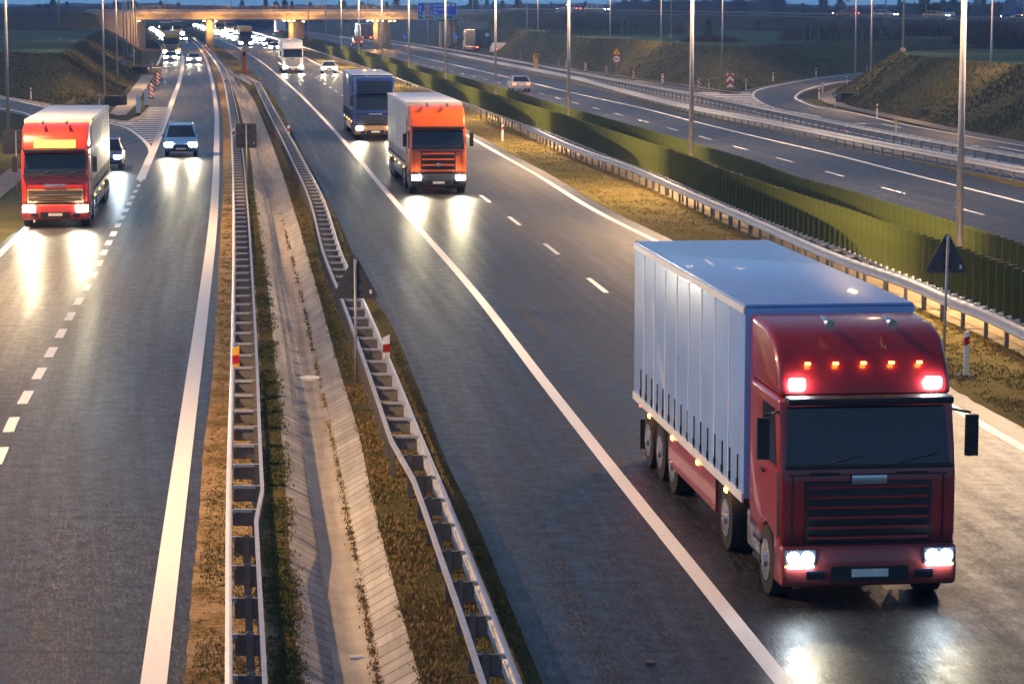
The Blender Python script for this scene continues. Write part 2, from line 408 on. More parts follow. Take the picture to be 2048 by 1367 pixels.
cChL    = Curve([(671,1367),(640,1118),(622,967),(604,850),(588,740),(566,600),(534,420),(515,320),(505,270),(490,210),(470,160),(450,132),(426,106)],-DD)
cChR    = Curve([(760,1367),(722,1164),(683,967),(660,850),(636,740),(606,600),(560,420),(534,320),(520,270),(501,210),(478,160),(456,134),(432,109)],-DD)
cC_edgeL= Curve([(1085,1367),(1019,1206),(954,1048),(888,912),(833,767),(783,652),(733,582-15),(683,455),(640,370),(591,278),(536,179),(500,140),(465,112),(440,96),(412,80),(385,68)])
cC_line = Curve([(1569,1367),(1455,1225),(1400,1156),(1257,978),(1091,767),(950,585),(761,370),(672,265),(562,156),(512,117),(487,102),(450,83),(430,74),(398,63)])
cC_dash = Curve([(1792,1020),(1190,567),(1094,491),(1021,436),(963,392),(850,308),(656,172),(609,141),(560,112),(520,92),(475,75),(440,64.5)])
cC_lineR= Curve([(2048,897),(1366,509),(1183,417),(1060,342),(1024,322),(922,265),(760,186),(682,145),(640,130),(606,114),(560,96),(510,78),(470,66)])
cRailC  = Curve([(2048,655),(1980,622),(1887,586),(1830,561),(1699,516),(1533,446),(1366,375),(1274,335),(1149,291),(1024,236),(937,200),(862,172.5),(787,149),(712,124),(606,92.5),(560,79),(520,68)],0.75)
cS1     = Curve([(2048,539),(1933,499),(1866,477),(1783,450),(1699,420),(1599,389),(1479,349),(1324,294),(1214,259),(1131,231),(1024,200),(937,173.5),(822,139),(719,109),(607,78.5),(560,66)],2.05)
cS2     = Curve([(2048,489),(1899,442),(1799,412),(1699,382),(1553,340),(1536,333),(1374,283),(1199,233),(1106,207),(1024,182),(862,138),(724,101),(662,85.5),(600,70)],2.05)
cR_edgeL= Off(cS2, 1.1)
cR_dash = Curve([(1946,424),(1786,381),(1663,346),(1561,317.5),(1473,294),(1398,272.5),(1333,255),(1276,239.5),(1226,226),(1181,214),(1143,204),(1104,193),(1071,184.5),(980,161),(870,135),(800,118),(720,100),(640,81)])
cR_line = Curve([(2048,405),(1788,340),(1661,307.5),(1536,279),(1386,242.5),(1274,214),(1141,185),(1079,170),(989,148.5),(888,125.6),(777,100.5),(700,86),(645,77),(613,72)])
cR_edgeR= Curve([(2048,377),(1896,340),(1711,297),(1536,260),(1380,224),(1199,180.5),(1024,141),(900,117),(800,97),(700,81),(640,72)])
cRailD  = Curve([(2048,335),(1686,269),(1536,240),(1380,211),(1254,181),(1134,150),(1024,129),(900,106),(800,89),(700,75),(640,67.5)],0.75)
cRailE  = Curve([(2048,312),(1786,266),(1686,247),(1536,217),(1400,190),(1260,165),(1134,141),(1024,120.5),(900,99),(800,83.5),(700,71)],0.75)
cK      = Curve([(1461,187),(1361,172.5),(1249,155.5),(1149,140),(1024,118),(900,99),(800,85),(700,73)])
cInner  = Curve([(2048,290),(1931,270),(1811,247.5),(1711,225),(1650,212)])
# lower part of the two barriers by the ditch: the rear tube swings in and the rungs become plates
def rearA(Y): return np.where(Y > 41.5, 0.50, np.where(Y > 39.0, 0.50-0.12*(41.5-Y)/2.5, 0.38))
def rearB(Y): return -np.where(Y > 46.5, 0.52, np.where(Y > 42.5, 0.52-0.14*(46.5-Y)/4, 0.38))

# ================================================================== ground, roads, verges
Y0=14.0; YF=980.0
def base_ground():
    xs=sorted(set(np.concatenate([np.arange(-60,70,2.0),np.linspace(-1300,-62,20),np.linspace(72,1300,20)])))
    yy=np.concatenate([np.arange(-60,14,6),np.arange(14,140,2.0),np.arange(140,1000,10),np.linspace(1010,2450,14)])
    V=[];Fc=[]
    for y in yy:
        for x in xs:
            z=-0.05
            if 14<y<660:
                a=float(cL_edgeR(y))-1.6; b=float(cC_edgeL(y))+1.6
                if a<x<b: z=-1.3
            if y<=14:
                a=float(cL_edgeR(14))-1.6; b=float(cC_edgeL(14))+1.6
                if a<x<b: z=-1.3
            V.append((x,y,z))
    n=len(xs)
    for i in range(len(yy)-1):
        for j in range(n-1): Fc.append((i*n+j,i*n+j+1,(i+1)*n+j+1,(i+1)*n+j))
    me=bpy.data.meshes.new('ground'); me.from_pydata(V,[],Fc); me.materials.append(M_BANK)
    o=bpy.data.objects.new('ground',me); COL.objects.link(o); return struct(o)
base_ground()

# left carriageway asphalt: from its right edge out to the left hard edge
cL_left = Curve([(-560,1367),(-330,900),(-120,620),(0,490),(52,440),(110,375),(150,320),(200,262),(250,243),(282,228),(300,196),(313,165),(322,140),(328,110),(322,90),(312,78),(300,69),(285,62)])
strip('left_carriageway', cL_left, cL_edgeR, Y0, YF, 0.0, mat=M_AS, nl=4)
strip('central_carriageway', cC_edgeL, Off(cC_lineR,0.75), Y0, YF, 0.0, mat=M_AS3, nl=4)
strip('right_carriageway', cR_edgeL, cR_edgeR, Y0, YF, 0.0, mat=M_AS2, nl=3)
# verges
strip('verge', cL_edgeR, Off(cRailA,0.62), Y0, 640, 0.012, 0.012, M_DRY, 4, jit=0.028)
strip('verge', Off(cRailA,0.62), cDitL, Y0, 640, 0.012, 0.0, M_GRS, 3)
strip('verge', cDitR, cC_edgeL, Y0, 640, 0.0, 0.012, M_GRS, 4)
strip('median_verge', Off(cC_lineR,0.75), Off(cRailC,0.12), Y0, YF, 0.012, 0.012, M_MED, 4, jit=0.06)
strip('median_sand', Off(cRailC,0.12), cR_edgeL, Y0, YF, 0.008, 0.008, M_SAND, 2)
strip('verge', cR_edgeR, Off(cRailD,0.15), Y0, YF, 0.012, 0.012, M_MED, 2)
strip('paved_strip', Off(cRailD,0.15), Off(cRailE,0.6), Y0, YF, 0.006, 0.006, M_GRAVEL, 2)
strip('collector_road', Off(cRailE,0.6), cInner, 120, 222, 0.0, mat=M_AS2, nl=2)
strip('collector_road', Off(cRailE,0.6), cK, 222, YF, 0.0, mat=M_AS2, nl=2)
# drainage ditch: two sloping paved sides and a shallow channel
strip('ditch_paving', cDitL, cChL, Y0, 640, 0.0, -DD, M_CONC, 3)
def channel():
    Y=ys(Y0,640); A=cChL(Y); B=cChR(Y); V=[];UV=[]; n=7
    for i,y in enumerate(Y):
        for j in range(n):
            s=j/(n-1); x=A[i]*(1-s)+B[i]*s; V.append((x,y,-DD-0.07*(1-abs(2*s-1)**1.5))); UV.append((x-A[i]+3,y))
    Fc=[(i*n+j,i*n+j+1,(i+1)*n+j+1,(i+1)*n+j) for i in range(len(Y)-1) for j in range(n-1)]
    me=bpy.data.meshes.new('ditch_channel'); me.from_pydata(V,[],Fc); me.materials.append(M_CONC_CH)
    u=me.uv_layers.new(name='UVMap')
    for l in me.loops: u.data[l.index].uv=UV[l.vertex_index]
    for p in me.polygons: p.use_smooth=True
    o=bpy.data.objects.new('ditch_channel',me); COL.objects.link(o); struct(o)
channel()
strip('ditch_paving', cChR, cDitR, Y0, 640, -DD, 0.0, M_CONC, 3)

# ---- slip roads, hatched areas
outer=[(1800,139),(1736,146),(1640,156.5),(1570,168),(1520,179),(1506,189.5),(1513,199.7),(1545,215),(1596,226),(1640,234)]
inner=[(1800,148),(1723,159),(1661,167.5),(1611,180),(1591,194),(1601,202.5),(1636,215),(1711,227.5),(1811,250),(1931,272),(2048,292.5)]
ow=px_line(outer); iw=px_line(inner)
ramp_poly=[at(*p) for p in [(1800,137),(1736,143.5),(1640,153.5),(1570,164),(1512,175),(1461,187),(1400,196),(1480,214),(1560,228),(1640,243),(1660,222),(1640,213),(1608,200),(1599,193),(1618,181.5),(1665,170),(1723,161.5),(1800,151)]]
flat('slip_road', ramp_poly, 0.012, M_AS2)
ramp_l=[at(*p) for p in [(-260,178),(0,192),(95,212),(215,238),(262,243),(296,260),(330,250),(300,312),(270,380),(150,470),(60,450),(108,385),(132,345),(134,310),(115,275),(62,236),(0,221),(-260,208)]]
flat('slip_road', ramp_l, 0.012, M_AS)
Z=0.018
mb=MB(); ribbon_into(mb,ow,0.24,Z); marking('edge_line',mb)
mb=MB(); ribbon_into(mb,iw,0.24,Z); marking('edge_line',mb)
def gore(name, poly_px, ylist, slope=0.0, thick=0.45):
    """stripes of a hatched area, clipped to its outline"""
    poly=[at(*p)[:2] for p in poly_px]; mb=MB()
    for yc in ylist:
        xsn=[]
        for i in range(len(poly)):
            (x1,y1),(x2,y2)=poly[i],poly[(i+1)%len(poly)]
            a=y1-slope*x1-yc; b=y2-slope*x2-yc
            if (a<0)!=(b<0): t=a/(a-b); xsn.append(x1+(x2-x1)*t)
        xsn.sort()
        for k in range(0,len(xsn)-1,2):
            xa,xb=xsn[k],xsn[k+1]
            if xb-xa<0.3: continue
            mb.add([(xa,yc+slope*xa,Z),(xb,yc+slope*xb,Z),(xb,yc+slope*xb+thick,Z),(xa,yc+slope*xa+thick,Z)],[(0,1,2,3)])
    marking(name,mb)
gy0=at(0,286)[1]; gy1=at(0,216)[1]
gore('hatched_area',[(296,216),(337,216),(323,262),(311,287),(300,292),(288,279),(276,268),(250,251),(225,245),(268,245),(288,236)],np.arange(gy0,gy1,3.0),0,1.1)
gore('hatched_area',[(225,238),(190,234),(170,232),(211,244),(250,252),(268,247)],np.arange(at(0,255)[1],at(0,230)[1],2.6),0.5,0.9)
gore('hatched_area',[(-20,189),(0,191),(95,209),(130,219),(130,223),(95,214),(0,196),(-20,194)],np.arange(at(0,232)[1]-20,at(0,182)[1]+60,3.2),0.55,1.1)
gore('hatched_area',[(1395,184),(1440,187.5),(1480,188),(1500,185),(1506,190),(1513,200),(1545,215),(1600,227),(1560,224),(1480,209),(1400,194)],np.arange(at(0,228)[1],at(0,182)[1],4.6),0.02,2.1)
# edge and lane lines
def line(name,f,y0,y1,w,z=0.006,taper=1.0):
    Y=ys(y0,y1,0.01,0.6); mb=MB(); ribbon_into(mb,[(float(x),y) for x,y in zip(f(Y),Y)],w,z); return marking(name,mb)
line('edge_line',cL_lineR,Y0,YF,0.33)
line('edge_line',cC_line,Y0,YF,0.25)
line('edge_line',cC_lineR,Y0,YF,0.25)
line('edge_line',cR_line,Y0,YF,0.25)
line('edge_line',Off(cRailE,1.25),120,600,0.22,0.02)
def dashes(name,f,y_start,period,length,w,y1):
    mb=MB(); y=y_start
    while y<y1:
        Y=np.linspace(y,y+length,4); ribbon_into(mb,[(float(x),yy) for x,yy in zip(f(Y),Y)],w,0.006); y+=period
    return marking(name,mb)
cL_dash=Curve([(-60,1020),(2,905),(22,850),(53,791),(83,739),(107,695),(147,620),(182,560),(215,490),(236,450),(260,404),(278,366)])
dashes('lane_dashes',cL_dash,Y0+0.6,3.72,1.9,0.22,at(0,360)[1])
yd=at(0,564)[1]; P=at(0,495)[1]-at(0,567)[1]
dashes('lane_dashes',cC_dash,at(0,585)[1]-4*11.9,11.9,4.1,0.16,700)
dashes('lane_dashes',cR_dash,at(0,428)[1]-48,11.9,4.1,0.15,700)
mb=MB(); gl=px_line([(281,360),(303,309),(311,290.6),(323,260),(338,221),(350,188),(360,159),(365.5,131),(366,112)])
ribbon_into(mb,gl,0.42,Z); marking('edge_line',mb)
mb=MB(); ribbon_into(mb,px_line([(303,309),(297,292),(276,271),(248,254),(211,245),(95,216),(0,197),(-150,180)]),0.26,Z+0.004); marking('edge_line',mb)
mb=MB(); ribbon_into(mb,px_line([(-80,590),(0,508),(50,459),(95,405),(120,355),(123,312),(106,272),(62,232),(25,221),(0,217),(-150,200)]),0.25,Z); marking('edge_line',mb)
mb=MB(); ribbon_into(mb,px_line([(314,131),(323,112),(325,101),(319,89),(309,82)]),0.3,Z); marking('edge_line',mb)
mb=MB(); ribbon_into(mb,px_line([(365,112),(361,100),(358,88)]),0.25,Z); marking('edge_line',mb)
mb=MB(); ribbon_into(mb,px_line([(276,139),(310,136),(362,132)]),0.9,Z+0.004); marking('lit_kerb_line',mb)  # white band: the brightness of a lit kerb painted as colour
# turn arrows on the right slip road
def arrow(px,py):
    x,y,_=at(px,py); mb=MB(); z=0.022
    mb.add([(-0.1,-2.6,z),(0.1,-2.6,z),(0.1,1.0,z),(-0.1,1.0,z)],[(0,1,2,3)])
    mb.add([(-0.1,1.0,z),(0.1,1.0,z),(-0.7,2.0,z),(-0.85,1.8,z)],[(0,1,2,3)])
    mb.add([(-0.45,2.35,z),(-1.25,2.1,z),(-0.75,1.2,z)],[(0,1,2)])
    o=mb.build('lane_arrow',M_PAINT); o.location=(x,y,0); o.rotation_euler=(0,0,R(6)); o.scale=(1.5,1.5,1); struct(o)
arrow(1775,251); arrow(2012,297)

# ---- banks and fields
def loft(name, toe, top, mat, n=6, rough=0.10, step=3.0):
    """bank between two lines whose control points correspond one to one"""
    def rs(P,K):
        Q=[Vector(p) for p in P]; out=[]
        for i in range(len(Q)-1):
            p0=Q[max(i-1,0)];p1=Q[i];p2=Q[i+1];p3=Q[min(i+2,len(Q)-1)]
            for k in range(K[i]):
                t=k/K[i]; out.append(0.5*((2*p1)+(p2-p0)*t+(2*p0-5*p1+4*p2-p3)*t*t+(3*p1-p0-3*p2+p3)*t**3))
        out.append(Q[-1]); return out
    K=[max(3,int(max((Vector(toe[i+1])-Vector(toe[i])).length,(Vector(top[i+1])-Vector(top[i])).length)/step)) for i in range(len(toe)-1)]
    A=rs(toe,K);B=rs(top,K); V=[]; m=len(A)
    for i in range(m):
        for j in range(n+1):
            s=j/n; p=A[i]*(1-s)+B[i]*s; sm=s*s*(3-2*s); f=sm*.35+s*.65
            z=A[i].z*(1-f)+B[i].z*f
            V.append((p.x,p.y,z+(random.uniform(-rough,rough) if 0<j<n else 0)))
    w=n+1; Fc=[(i*w+j,i*w+j+1,(i+1)*w+j+1,(i+1)*w+j) for i in range(m-1) for j in range(n)]
    me=bpy.data.meshes.new(name); me.from_pydata(V,[],Fc); me.materials.append(mat)
    for p in me.polygons: p.use_smooth=True
    o=bpy.data.objects.new(name,me); COL.objects.link(o); struct(o); return [V[i*w+n] for i in range(m)]
PH=4.1
def P0(l,h=0.0): return [at(p[0],p[1],h) for p in l]
def pairs(L): return [at(a[0],a[1],0) for a,b in L],[at(b[0],b[1],b[2]) for a,b in L]
toe,top=pairs([((880,96),(985,53.5,PH)),((960,108),(1024,57,PH)),((1024,115),(1090,66,PH)),((1149,138),(1190,76,PH)),((1249,153),(1275,80,PH)),((1361,169.5),(1374,88,3.9)),((1440,180),(1420,92.5,3.75)),((1478,181),(1468,94,3.6)),((1520,171),(1508,92,3.5)),((1570,161.5),(1556,88.5,3.5)),((1640,150.5),(1640,82.5,3.5)),((1740,140),(1740,79,3.5)),((1850,131),(1850,77,3.5)),((2000,122),(2000,75.5,3.5)),((2300,110),(2300,73,3.5))])
r_edge=loft('right_bank',toe,top,M_BANK)
toe,top=pairs([((1900,136),(1990,98,PH)),((1800,148),(1900,98.5,PH)),((1725,163),(1830,101,PH)),((1688,174),(1806,104,PH)),((1668,188),(1803,106,PH)),((1675,201),(1806,108,PH)),((1700,212),(1815,110,PH)),((1750,222.5),(1830,112,PH)),((1850,244),(1870,117,PH)),((1950,265),(1940,123,PH)),((2048,284),(2048,131,PH)),((2240,325),(2240,150,PH))])
m_edge=loft('right_mound',toe,top,M_BANK)
flat('mound_top',m_edge+[at(2500,150,PH),at(2500,98,PH)],None,M_FIELD)
flat('right_field',r_edge+[(700,600,PH),(1250,2400,PH),(60,2400,PH),(-2,560,PH)],None,M_FIELD)
toe,top=pairs([((-300,165),(-330,92,3.7)),((-100,182),(-120,99.5,3.7)),((0,191),(0,103,3.7)),((62,198),(60,106.3,3.7)),((140,210),(104,107,3.7)),((188,212),(124,105.5,3.7)),((222,206),(140,97,3.7)),((250,178),(160,83,3.7)),((272,152),(178,72.5,3.7)),((279,136),(192,65,3.7)),((281,115),(207,60,3.7)),((282,98),(217,57.5,3.7))])
l_edge=loft('left_bank',toe,top,M_BANK)
flat('left_field',l_edge+[(-72,515,3.7),(-120,2400,PH),(-1250,2400,PH),(-700,500,PH),(-400,260,3.7)],None,M_FIELD)

# gravel path, small concrete gutters
mb=MB(); ribbon_into(mb,px_line([(1700,173),(1668,184),(1655,194),(1664,202),(1690,211.5),(1750,225.5),(1850,247),(1950,268.5),(2048,288),(2150,309)]),1.7,0.016); struct(mb.build('gravel_path',M_GRAVEL))
gp=flat('concrete_gutter',[at(*p) for p in [(219,228),(236,232),(252,231),(275,206),(309,150),(284,151),(258,186)]],0.03,M_CONC)
mb=MB(); ribbon_into(mb,px_line([(-130,470),(-50,412),(14,362),(44,338)]),1.3,0.02); struct(mb.build('gutter_path',M_GRAVEL))
mb=MB(); ribbon_into(mb,px_line([(1477,186.5),(1361,170.5),(1249,154),(1149,138.8),(1024,116.5)]),0.6,0.05); struct(mb.build('kerb_strip',M_GRAVEL))
# ================================================================== guardrails
def sweep(mb, f, Yr, x0, profile, mi=0, ox=0, oy=0, smooth=False):
    n=len(profile); o=len(mb.v); X=f(Yr)
    for x,y in zip(X,Yr):
        for d,z in profile: mb.v.append((float(x)+d-ox,float(y)-oy,z))
    for i in range(len(Yr)-1):
        for k in range(n):
            q=(k+1)%n
            mb.f.append([o+i*n+k,o+i*n+q,o+(i+1)*n+q,o+(i+1)*n+k]); mb.mi.append(mi); mb.sm.append(smooth)
    mb.f.append([o+k for k in range(n)]); mb.mi.append(mi); mb.sm.append(False)
    e=o+(len(Yr)-1)*n; mb.f.append([e+k for k in range(n)][::-1]); mb.mi.append(mi); mb.sm.append(False)
def wprofile(s):
    out=[(0,.43),(.025*s,.435),(.078*s,.475),(.078*s,.525),(.015*s,.575),(.015*s,.605),(.078*s,.655),(.078*s,.705),(.025*s,.745),(0,.75)]
    return out+[(d-.012*s,z) for d,z in out[::-1]]
def guardrail(label, f, y0, y1, s, rear, spacing=2.0, mat=M_STEEL, post_at=None, group=None, plates_until=0, rear_beam=False, slim=False):
    ox,oy=float(f(y0)),y0
    t=thing('guardrail',label,'guardrail',(ox,oy,0),group=group)
    Yr=ys(y0,y1,0.01,1.0,6)
    mb=MB(); sweep(mb,f,Yr,0,[(0,.61),(.05*s,.61),(.05*s,.75),(0,.75)] if slim else wprofile(s),ox=ox,oy=oy); mb.build('beam',mat,t)
    rf=Off(f,rear)
    mb=MB()
    if rear_beam: sweep(mb,rf,Yr,0,[(0,.61),(-.05*s,.61),(-.05*s,.75),(0,.75)] if slim else wprofile(-s),ox=ox,oy=oy)
    else: sweep(mb,rf,ys(y0,y1,0.006,0.5,6),0,[(-.03,.67),(.03,.67),(.03,.76),(-.03,.76)],ox=ox,oy=oy)
    mb.build('rear_rail',mat,t)
    # one post and one rung, then copies
    pm=MB(); pm.box((-.045,0,.33),(.012,.11,.86)); pm.box((0,-.05,.33),(.08,.012,.86)); pm.box((0,.05,.33),(.08,.012,.86)); post=pm.mesh('post',M_POST)
    def rung_mb(w,plate):
        m=MB(); sg=1 if w>0 else -1
        if plate:
            m.box((w*.52,0,.60),(abs(w)*.8,.014,.27),1); m.box((w*.52,-.02,.735),(abs(w)*.8,.05,.012),1)
            m.box((w*.06,0,.715),(.10,.09,.05),0)
        else:
            m.box((w*.5,0,.735),(abs(w)-.06,.055,.05),0); m.box((w*.5,.012,.60),(abs(w)*.86,.014,.21),1); m.box((w*.07,-.0,.715),(.07,.10,.045),0)
        return m
    rungs={}
    k=0; y=y0+0.8; restp=MB(); restr=MB(); np_=0
    while y<y1-0.5:
        x=float(f(y)); w=float(rf(y))-x; pl = y<plates_until
        key=(round(w,2),pl)
        if key not in rungs: rungs[key]=(rung_mb(w,pl),None)
        m,me=rungs[key]
        if me is None: me=m.mesh('spacer',[mat,M_POST]); rungs[key]=(m,me)
        px=(w*(0.62 if pl else 0.9)) if post_at is None else post_at
        if k<100:
            link('post',post,t,(x+px-ox,y-oy,0)); link('spacer',me,t,(x-ox,y-oy,0))
        elif y<430:
            T=Matrix.Translation((x+px-ox,y-oy,0)); restp.add(pm.v,pm.f,0,M=T)
            T=Matrix.Translation((x-ox,y-oy,0))
            o=len(restr.v)
            restr.add(m.v,m.f,0,M=T); restr.mi[-len(m.f):]=m.mi
        k+=1; y+=spacing
    if restp.v:
        o=restp.build('post',M_POST,t); o['kind']='stuff'
        o=restr.build('spacer',[mat,M_POST],t); o['kind']='stuff'
    return t
guardrail('ladder guardrail with pale rungs between the left carriageway and the concrete ditch',cRailA,27,620,-1,rearA,plates_until=39.2)
yB1=at(519,164,0.75)[1]
guardrail('ladder guardrail right of the concrete ditch, beside the central carriageway',cRailB,28,yB1,1,rearB,plates_until=45.0)
guardrail('long blue-grey guardrail standing in front of the green fins',cRailC,30,760,-1,0.62,spacing=2.0,mat=M_STEEL_B,post_at=.10)
guardrail('grey guardrail along the far edge of the right carriageway nearer the green fins',cRailD,100,640,-1,0.16,spacing=2.0,post_at=.10)
guardrail('double sided ladder guardrail next to the slip road and collector lanes on the right',cRailE,104,640,-1,0.45,spacing=2.0,post_at=.06,rear_beam=True,slim=True)
# flared end of the barrier by the orange post
t=thing('guardrail_end','short flared end piece of the ladder guardrail below the orange call post','guardrail',(float(cRailB(yB1)),yB1,0))
def seg(mb,a,b,prof):
    d=Vector(b)-Vector(a)
    for (p,q) in prof: pass
eB=[at(519,164,.75)]; eB.append(at(497,153,.75)); eB.append(at(479,147,.75))
fl=[Vector(p)-Vector((float(cRailB(yB1)),yB1,0)) for p in eB]
m=MB()
for i in range(2):
    a,b=fl[i],fl[i+1]; d=(b-a); L=d.length; rz=math.atan2(d.y,d.x)
    m.box(((a.x+b.x)/2,(a.y+b.y)/2,.60),(L,.05,.31),0,rz)
m.build('beam',M_STEEL,t)
m=MB()
for i in range(2):
    a,b=fl[i],fl[i+1]; d=(b-a); L=d.length; rz=math.atan2(d.y,d.x)
    m.box(((a.x+b.x)/2-.62,(a.y+b.y)/2-1.5,.60),(L,.05,.31),0,rz)
m.build('rear_rail',M_STEEL,t)
for i in range(1,3):
    m=MB(); m.box((fl[i].x-.3,fl[i].y-.8,.33),(.1,.06,.86)); m.build('post',M_POST,t)
    m=MB(); m.box((fl[i].x-.31,fl[i].y-.75,.62),(.62,.05,.16),0,-1.1); m.build('spacer',M_STEEL,t)

# ================================================================== anti-glare fins
def screen(label, f, y0, y1, yvis, pitch=0.72):
    ox,oy=float(f(y0)),y0
    t=thing('anti_glare_screen',label,'glare screen',(ox,oy,0),group='rows of green glare fins in the median')
    m=MB(); sweep(m,f,ys(y0,y1,0.01,1,6),0,[(-.035,.66),(.035,.66),(.035,.76),(-.035,.76)],ox=ox,oy=oy); m.build('base_rail',M_STEEL,t)
    fm=MB(); n=7; w=.34; th=.02
    pr=[(w*(i/(n-1)-.5), .035*math.cos(math.pi*(i/(n-1)-.5))) for i in range(n)]
    prof=pr+[(x,y+th) for x,y in pr[::-1]]
    fm.prism(prof,.80,2.05,'z'); fm.box((0,.02,.785),(.09,.09,.05),1)
    fin=fm.mesh('fin',[M_FIN,M_WHITE])
    rest=MB(); y=y0+.3; k=0
    while y<y1:
        x=float(f(y)); rz=R(9)+f.heading(y)+random.uniform(-.03,.03); sz=1
        if k<100 and y>yvis:
            k+=1; o=link('fin',fin,t,(x-ox,y-oy,0),rz)
        else:
            T=Matrix.Translation((x-ox,y-oy,0)) @ Matrix.Rotation(rz,4,'Z')
            o=len(rest.v); rest.add(fm.v,fm.f,0,M=T); rest.mi[-len(fm.f):]=fm.mi
        y+=pitch
    o=rest.build('fin',[M_FIN,M_WHITE],t); o['kind']='stuff'
    pm=MB(); pm.box((0,0,.33),(.08,.10,.68)); post=pm.mesh('post',M_POST)
    y=y0+1; k=0
    while y<y1 and k<70: link('post',post,t,(float(f(y))-ox,y-oy,0)); y+=4; k+=1
screen('row of upright green fins on the rail nearer the camera in the median',cS1,32,640,58)
screen('row of upright green fins on the far side of the lamp posts in the median',cS2,34,640,64)

# ================================================================== lamp posts
def pole_mb(h,r0,r1,base=True,arms=(1,)):
    m=MB(); m.tube([(0,0,-.1),(0,0,h*.5),(0,0,h)],[r0,(r0+r1)/2,r1],10)
    return m
POLE_ME={}
def lamp_post(label,x,y,z=0,h=12.0,r0=.115,r1=.06,arms=(1,-1),group=None,lit=0,rz=0,block=False):
    t=thing('lamp_post',label,'lamp post',(x,y,z),rz,group)
    key=(h,r0,r1,tuple(arms),block)
    if key not in POLE_ME:
        pm=MB(); pm.tube([(0,0,-.1),(0,0,h*.5),(0,0,h)],[r0,(r0+r1)/2,r1],10); P_=pm.mesh('pole',M_POLE)
        bs=MB()
        if block: bs.box((0,0,.12),(.42,.42,.5)); 
        else: bs.box((0,0,.02),(.34,.34,.05)); bs.tube([(0,0,.0),(0,0,.5)],r0*1.12,10)
        B_=bs.mesh('base',M_CONC2 if block else M_POLE)
        A_=[]
        for s in arms:
            am=MB(); am.tube([(0,0,h-.05),(s*.5,0,h+.22),(s*1.5,0,h+.30)],.035,6); a=am.mesh('arm',M_POLE)
            hm=MB(); hm.box((s*1.8,0,h+.30),(.75,.28,.12)); hd=hm.mesh('lamp_head',M_POLE)
            gm=MB(); gm.box((s*1.8,0,h+.225),(.5,.2,.03)); g=gm.mesh('lens',M_SODIUM)
            A_.append((a,hd,g))
        POLE_ME[key]=(P_,B_,A_)
    P_,B_,A_=POLE_ME[key]
    link('pole',P_,t); link('base',B_,t)
    for a,hd,g in A_:
        ao=link('arm',a,t); h_=link('lamp_head',hd,t); link('lens',g,h_)
    if lit:
        for s in arms:
            L=bpy.data.lights.new('street_light','SPOT'); L.energy=lit*(2.0 if (len(arms)==2 and s>0) else 1); L.color=(1,.72,.46) if (len(arms)==2 and s>0) else (1,.58,.25); L.spot_size=R(158); L.spot_blend=.6; L.shadow_soft_size=.12
            lo=bpy.data.objects.new('street_light',L); COL.objects.link(lo); lo.parent=t; lo.location=(s*1.8,0,h+.18)
    return t
mid=Mix(cS1,cS2,.5)
def solve_px(f,px,zref):
    lo,hi=60.,900.
    for _ in range(60):
        m=(lo+hi)/2; x=proj(float(f(m)),m,zref)[0]
        if x>px: lo=m
        else: hi=m
    return (lo+hi)/2
LAMP_LIT=9000; LEFT_LIT=20000
desc=['tall lamp post rising behind the triangular sign at the right end of the fins','tall lamp post between the fins, left of the slip road mouth','tall lamp post between the fins beside the silver car','lamp post between the fins in line with the dark lorry on the collector road','lamp post between the fins crossing the blue direction sign','lamp post between the fins left of the blue direction sign','lamp post between the fins in front of the lit bridge pier','lamp post between the fins beside the brown lorry tail','lamp post between the fins above the silver-roofed lorry, second from the dark post','lamp post between the fins right of the dark post by the white lorry','dark lamp post between the fins just right of the lit pier behind the white lorry']
for i,px in enumerate([1918,1382,1137,991,891,818,764,718,683,652,617]):
    Y=solve_px(mid,px,2.0)
    lamp_post(desc[i],float(mid(Y)),Y,0,12,group='lamp posts between the glare fins',lit=LAMP_LIT if i<9 else 0,rz=mid.heading(Y))
rp=[(1980,242,0,'lamp post on the grassy mound slope at the right edge'),(1741,202,0,'lamp post at the foot of the mound by the gravel path'),(1710,166,0,'lamp post inside the bend of the slip road'),(1806,104,PH,'lamp post on the top corner of the grassy mound'),(1444,176,0,'lamp post at the foot of the bank beside the chevron sign'),(1322,152,0,'lamp post behind a striped board, between the round speed sign and the chevrons'),(1220,136,0,'lamp post just left of the yellow triangular sign'),(1076,112,0,'lamp post at the bank foot by the yellow call box'),(1054,108,0,'lamp post at the bank foot left of the yellow call box'),(1770,76,PH,'lamp post on the far field edge above the slip road bend'),(1342,75,PH,'lamp post on the field left of the small round pine'),(963,69,1.2,'lamp post on the bank above the dark lorry, nearer the abutment wing'),(946,71,1.2,'lamp post on the bank close to the right abutment')]
for px,py,h,d in rp:
    x,y,z=at(px,py,h); lamp_post(d,x,y,h,12,.11,.06,(-1,),'lamp posts along the right bank',block=True,lit=5000 if px in (1444,1710,1741,1322,1220,1076,1980) else 0)
for yy,e_,d in ((43,LEFT_LIT,'nearest lamp post of the left row, beside the slip lane'),(97,LEFT_LIT,'lamp post of the left row between the red lorry and the camera')):
    lamp_post(d,-28.2+(150-yy)*.103,yy,0,12,.105,.06,(1,),'lamp posts along the left bank',block=True,lit=e_)
lp=[(18,304,0,'tall blue-grey lamp post at the left edge behind the red lorry'),(209,206,0,'lamp post with a pale base block at the tip of the left bank'),(235,174,0,'lamp post on the left bank, second behind the one with the pale base'),(255,152,0,'lamp post on the left bank above the top of the left gutter'),(268,138,0,'lamp post on the left bank by the dark drain opening'),(248,127,1.5,'lamp post partway up the left bank, slim and short looking'),(262,116,0.6,'lamp post on the left bank close to the left abutment'),(272,106,0.2,'lamp post hard by the orange lit left abutment'),(119,80,PH,'lamp post standing on the dark field at upper left')]
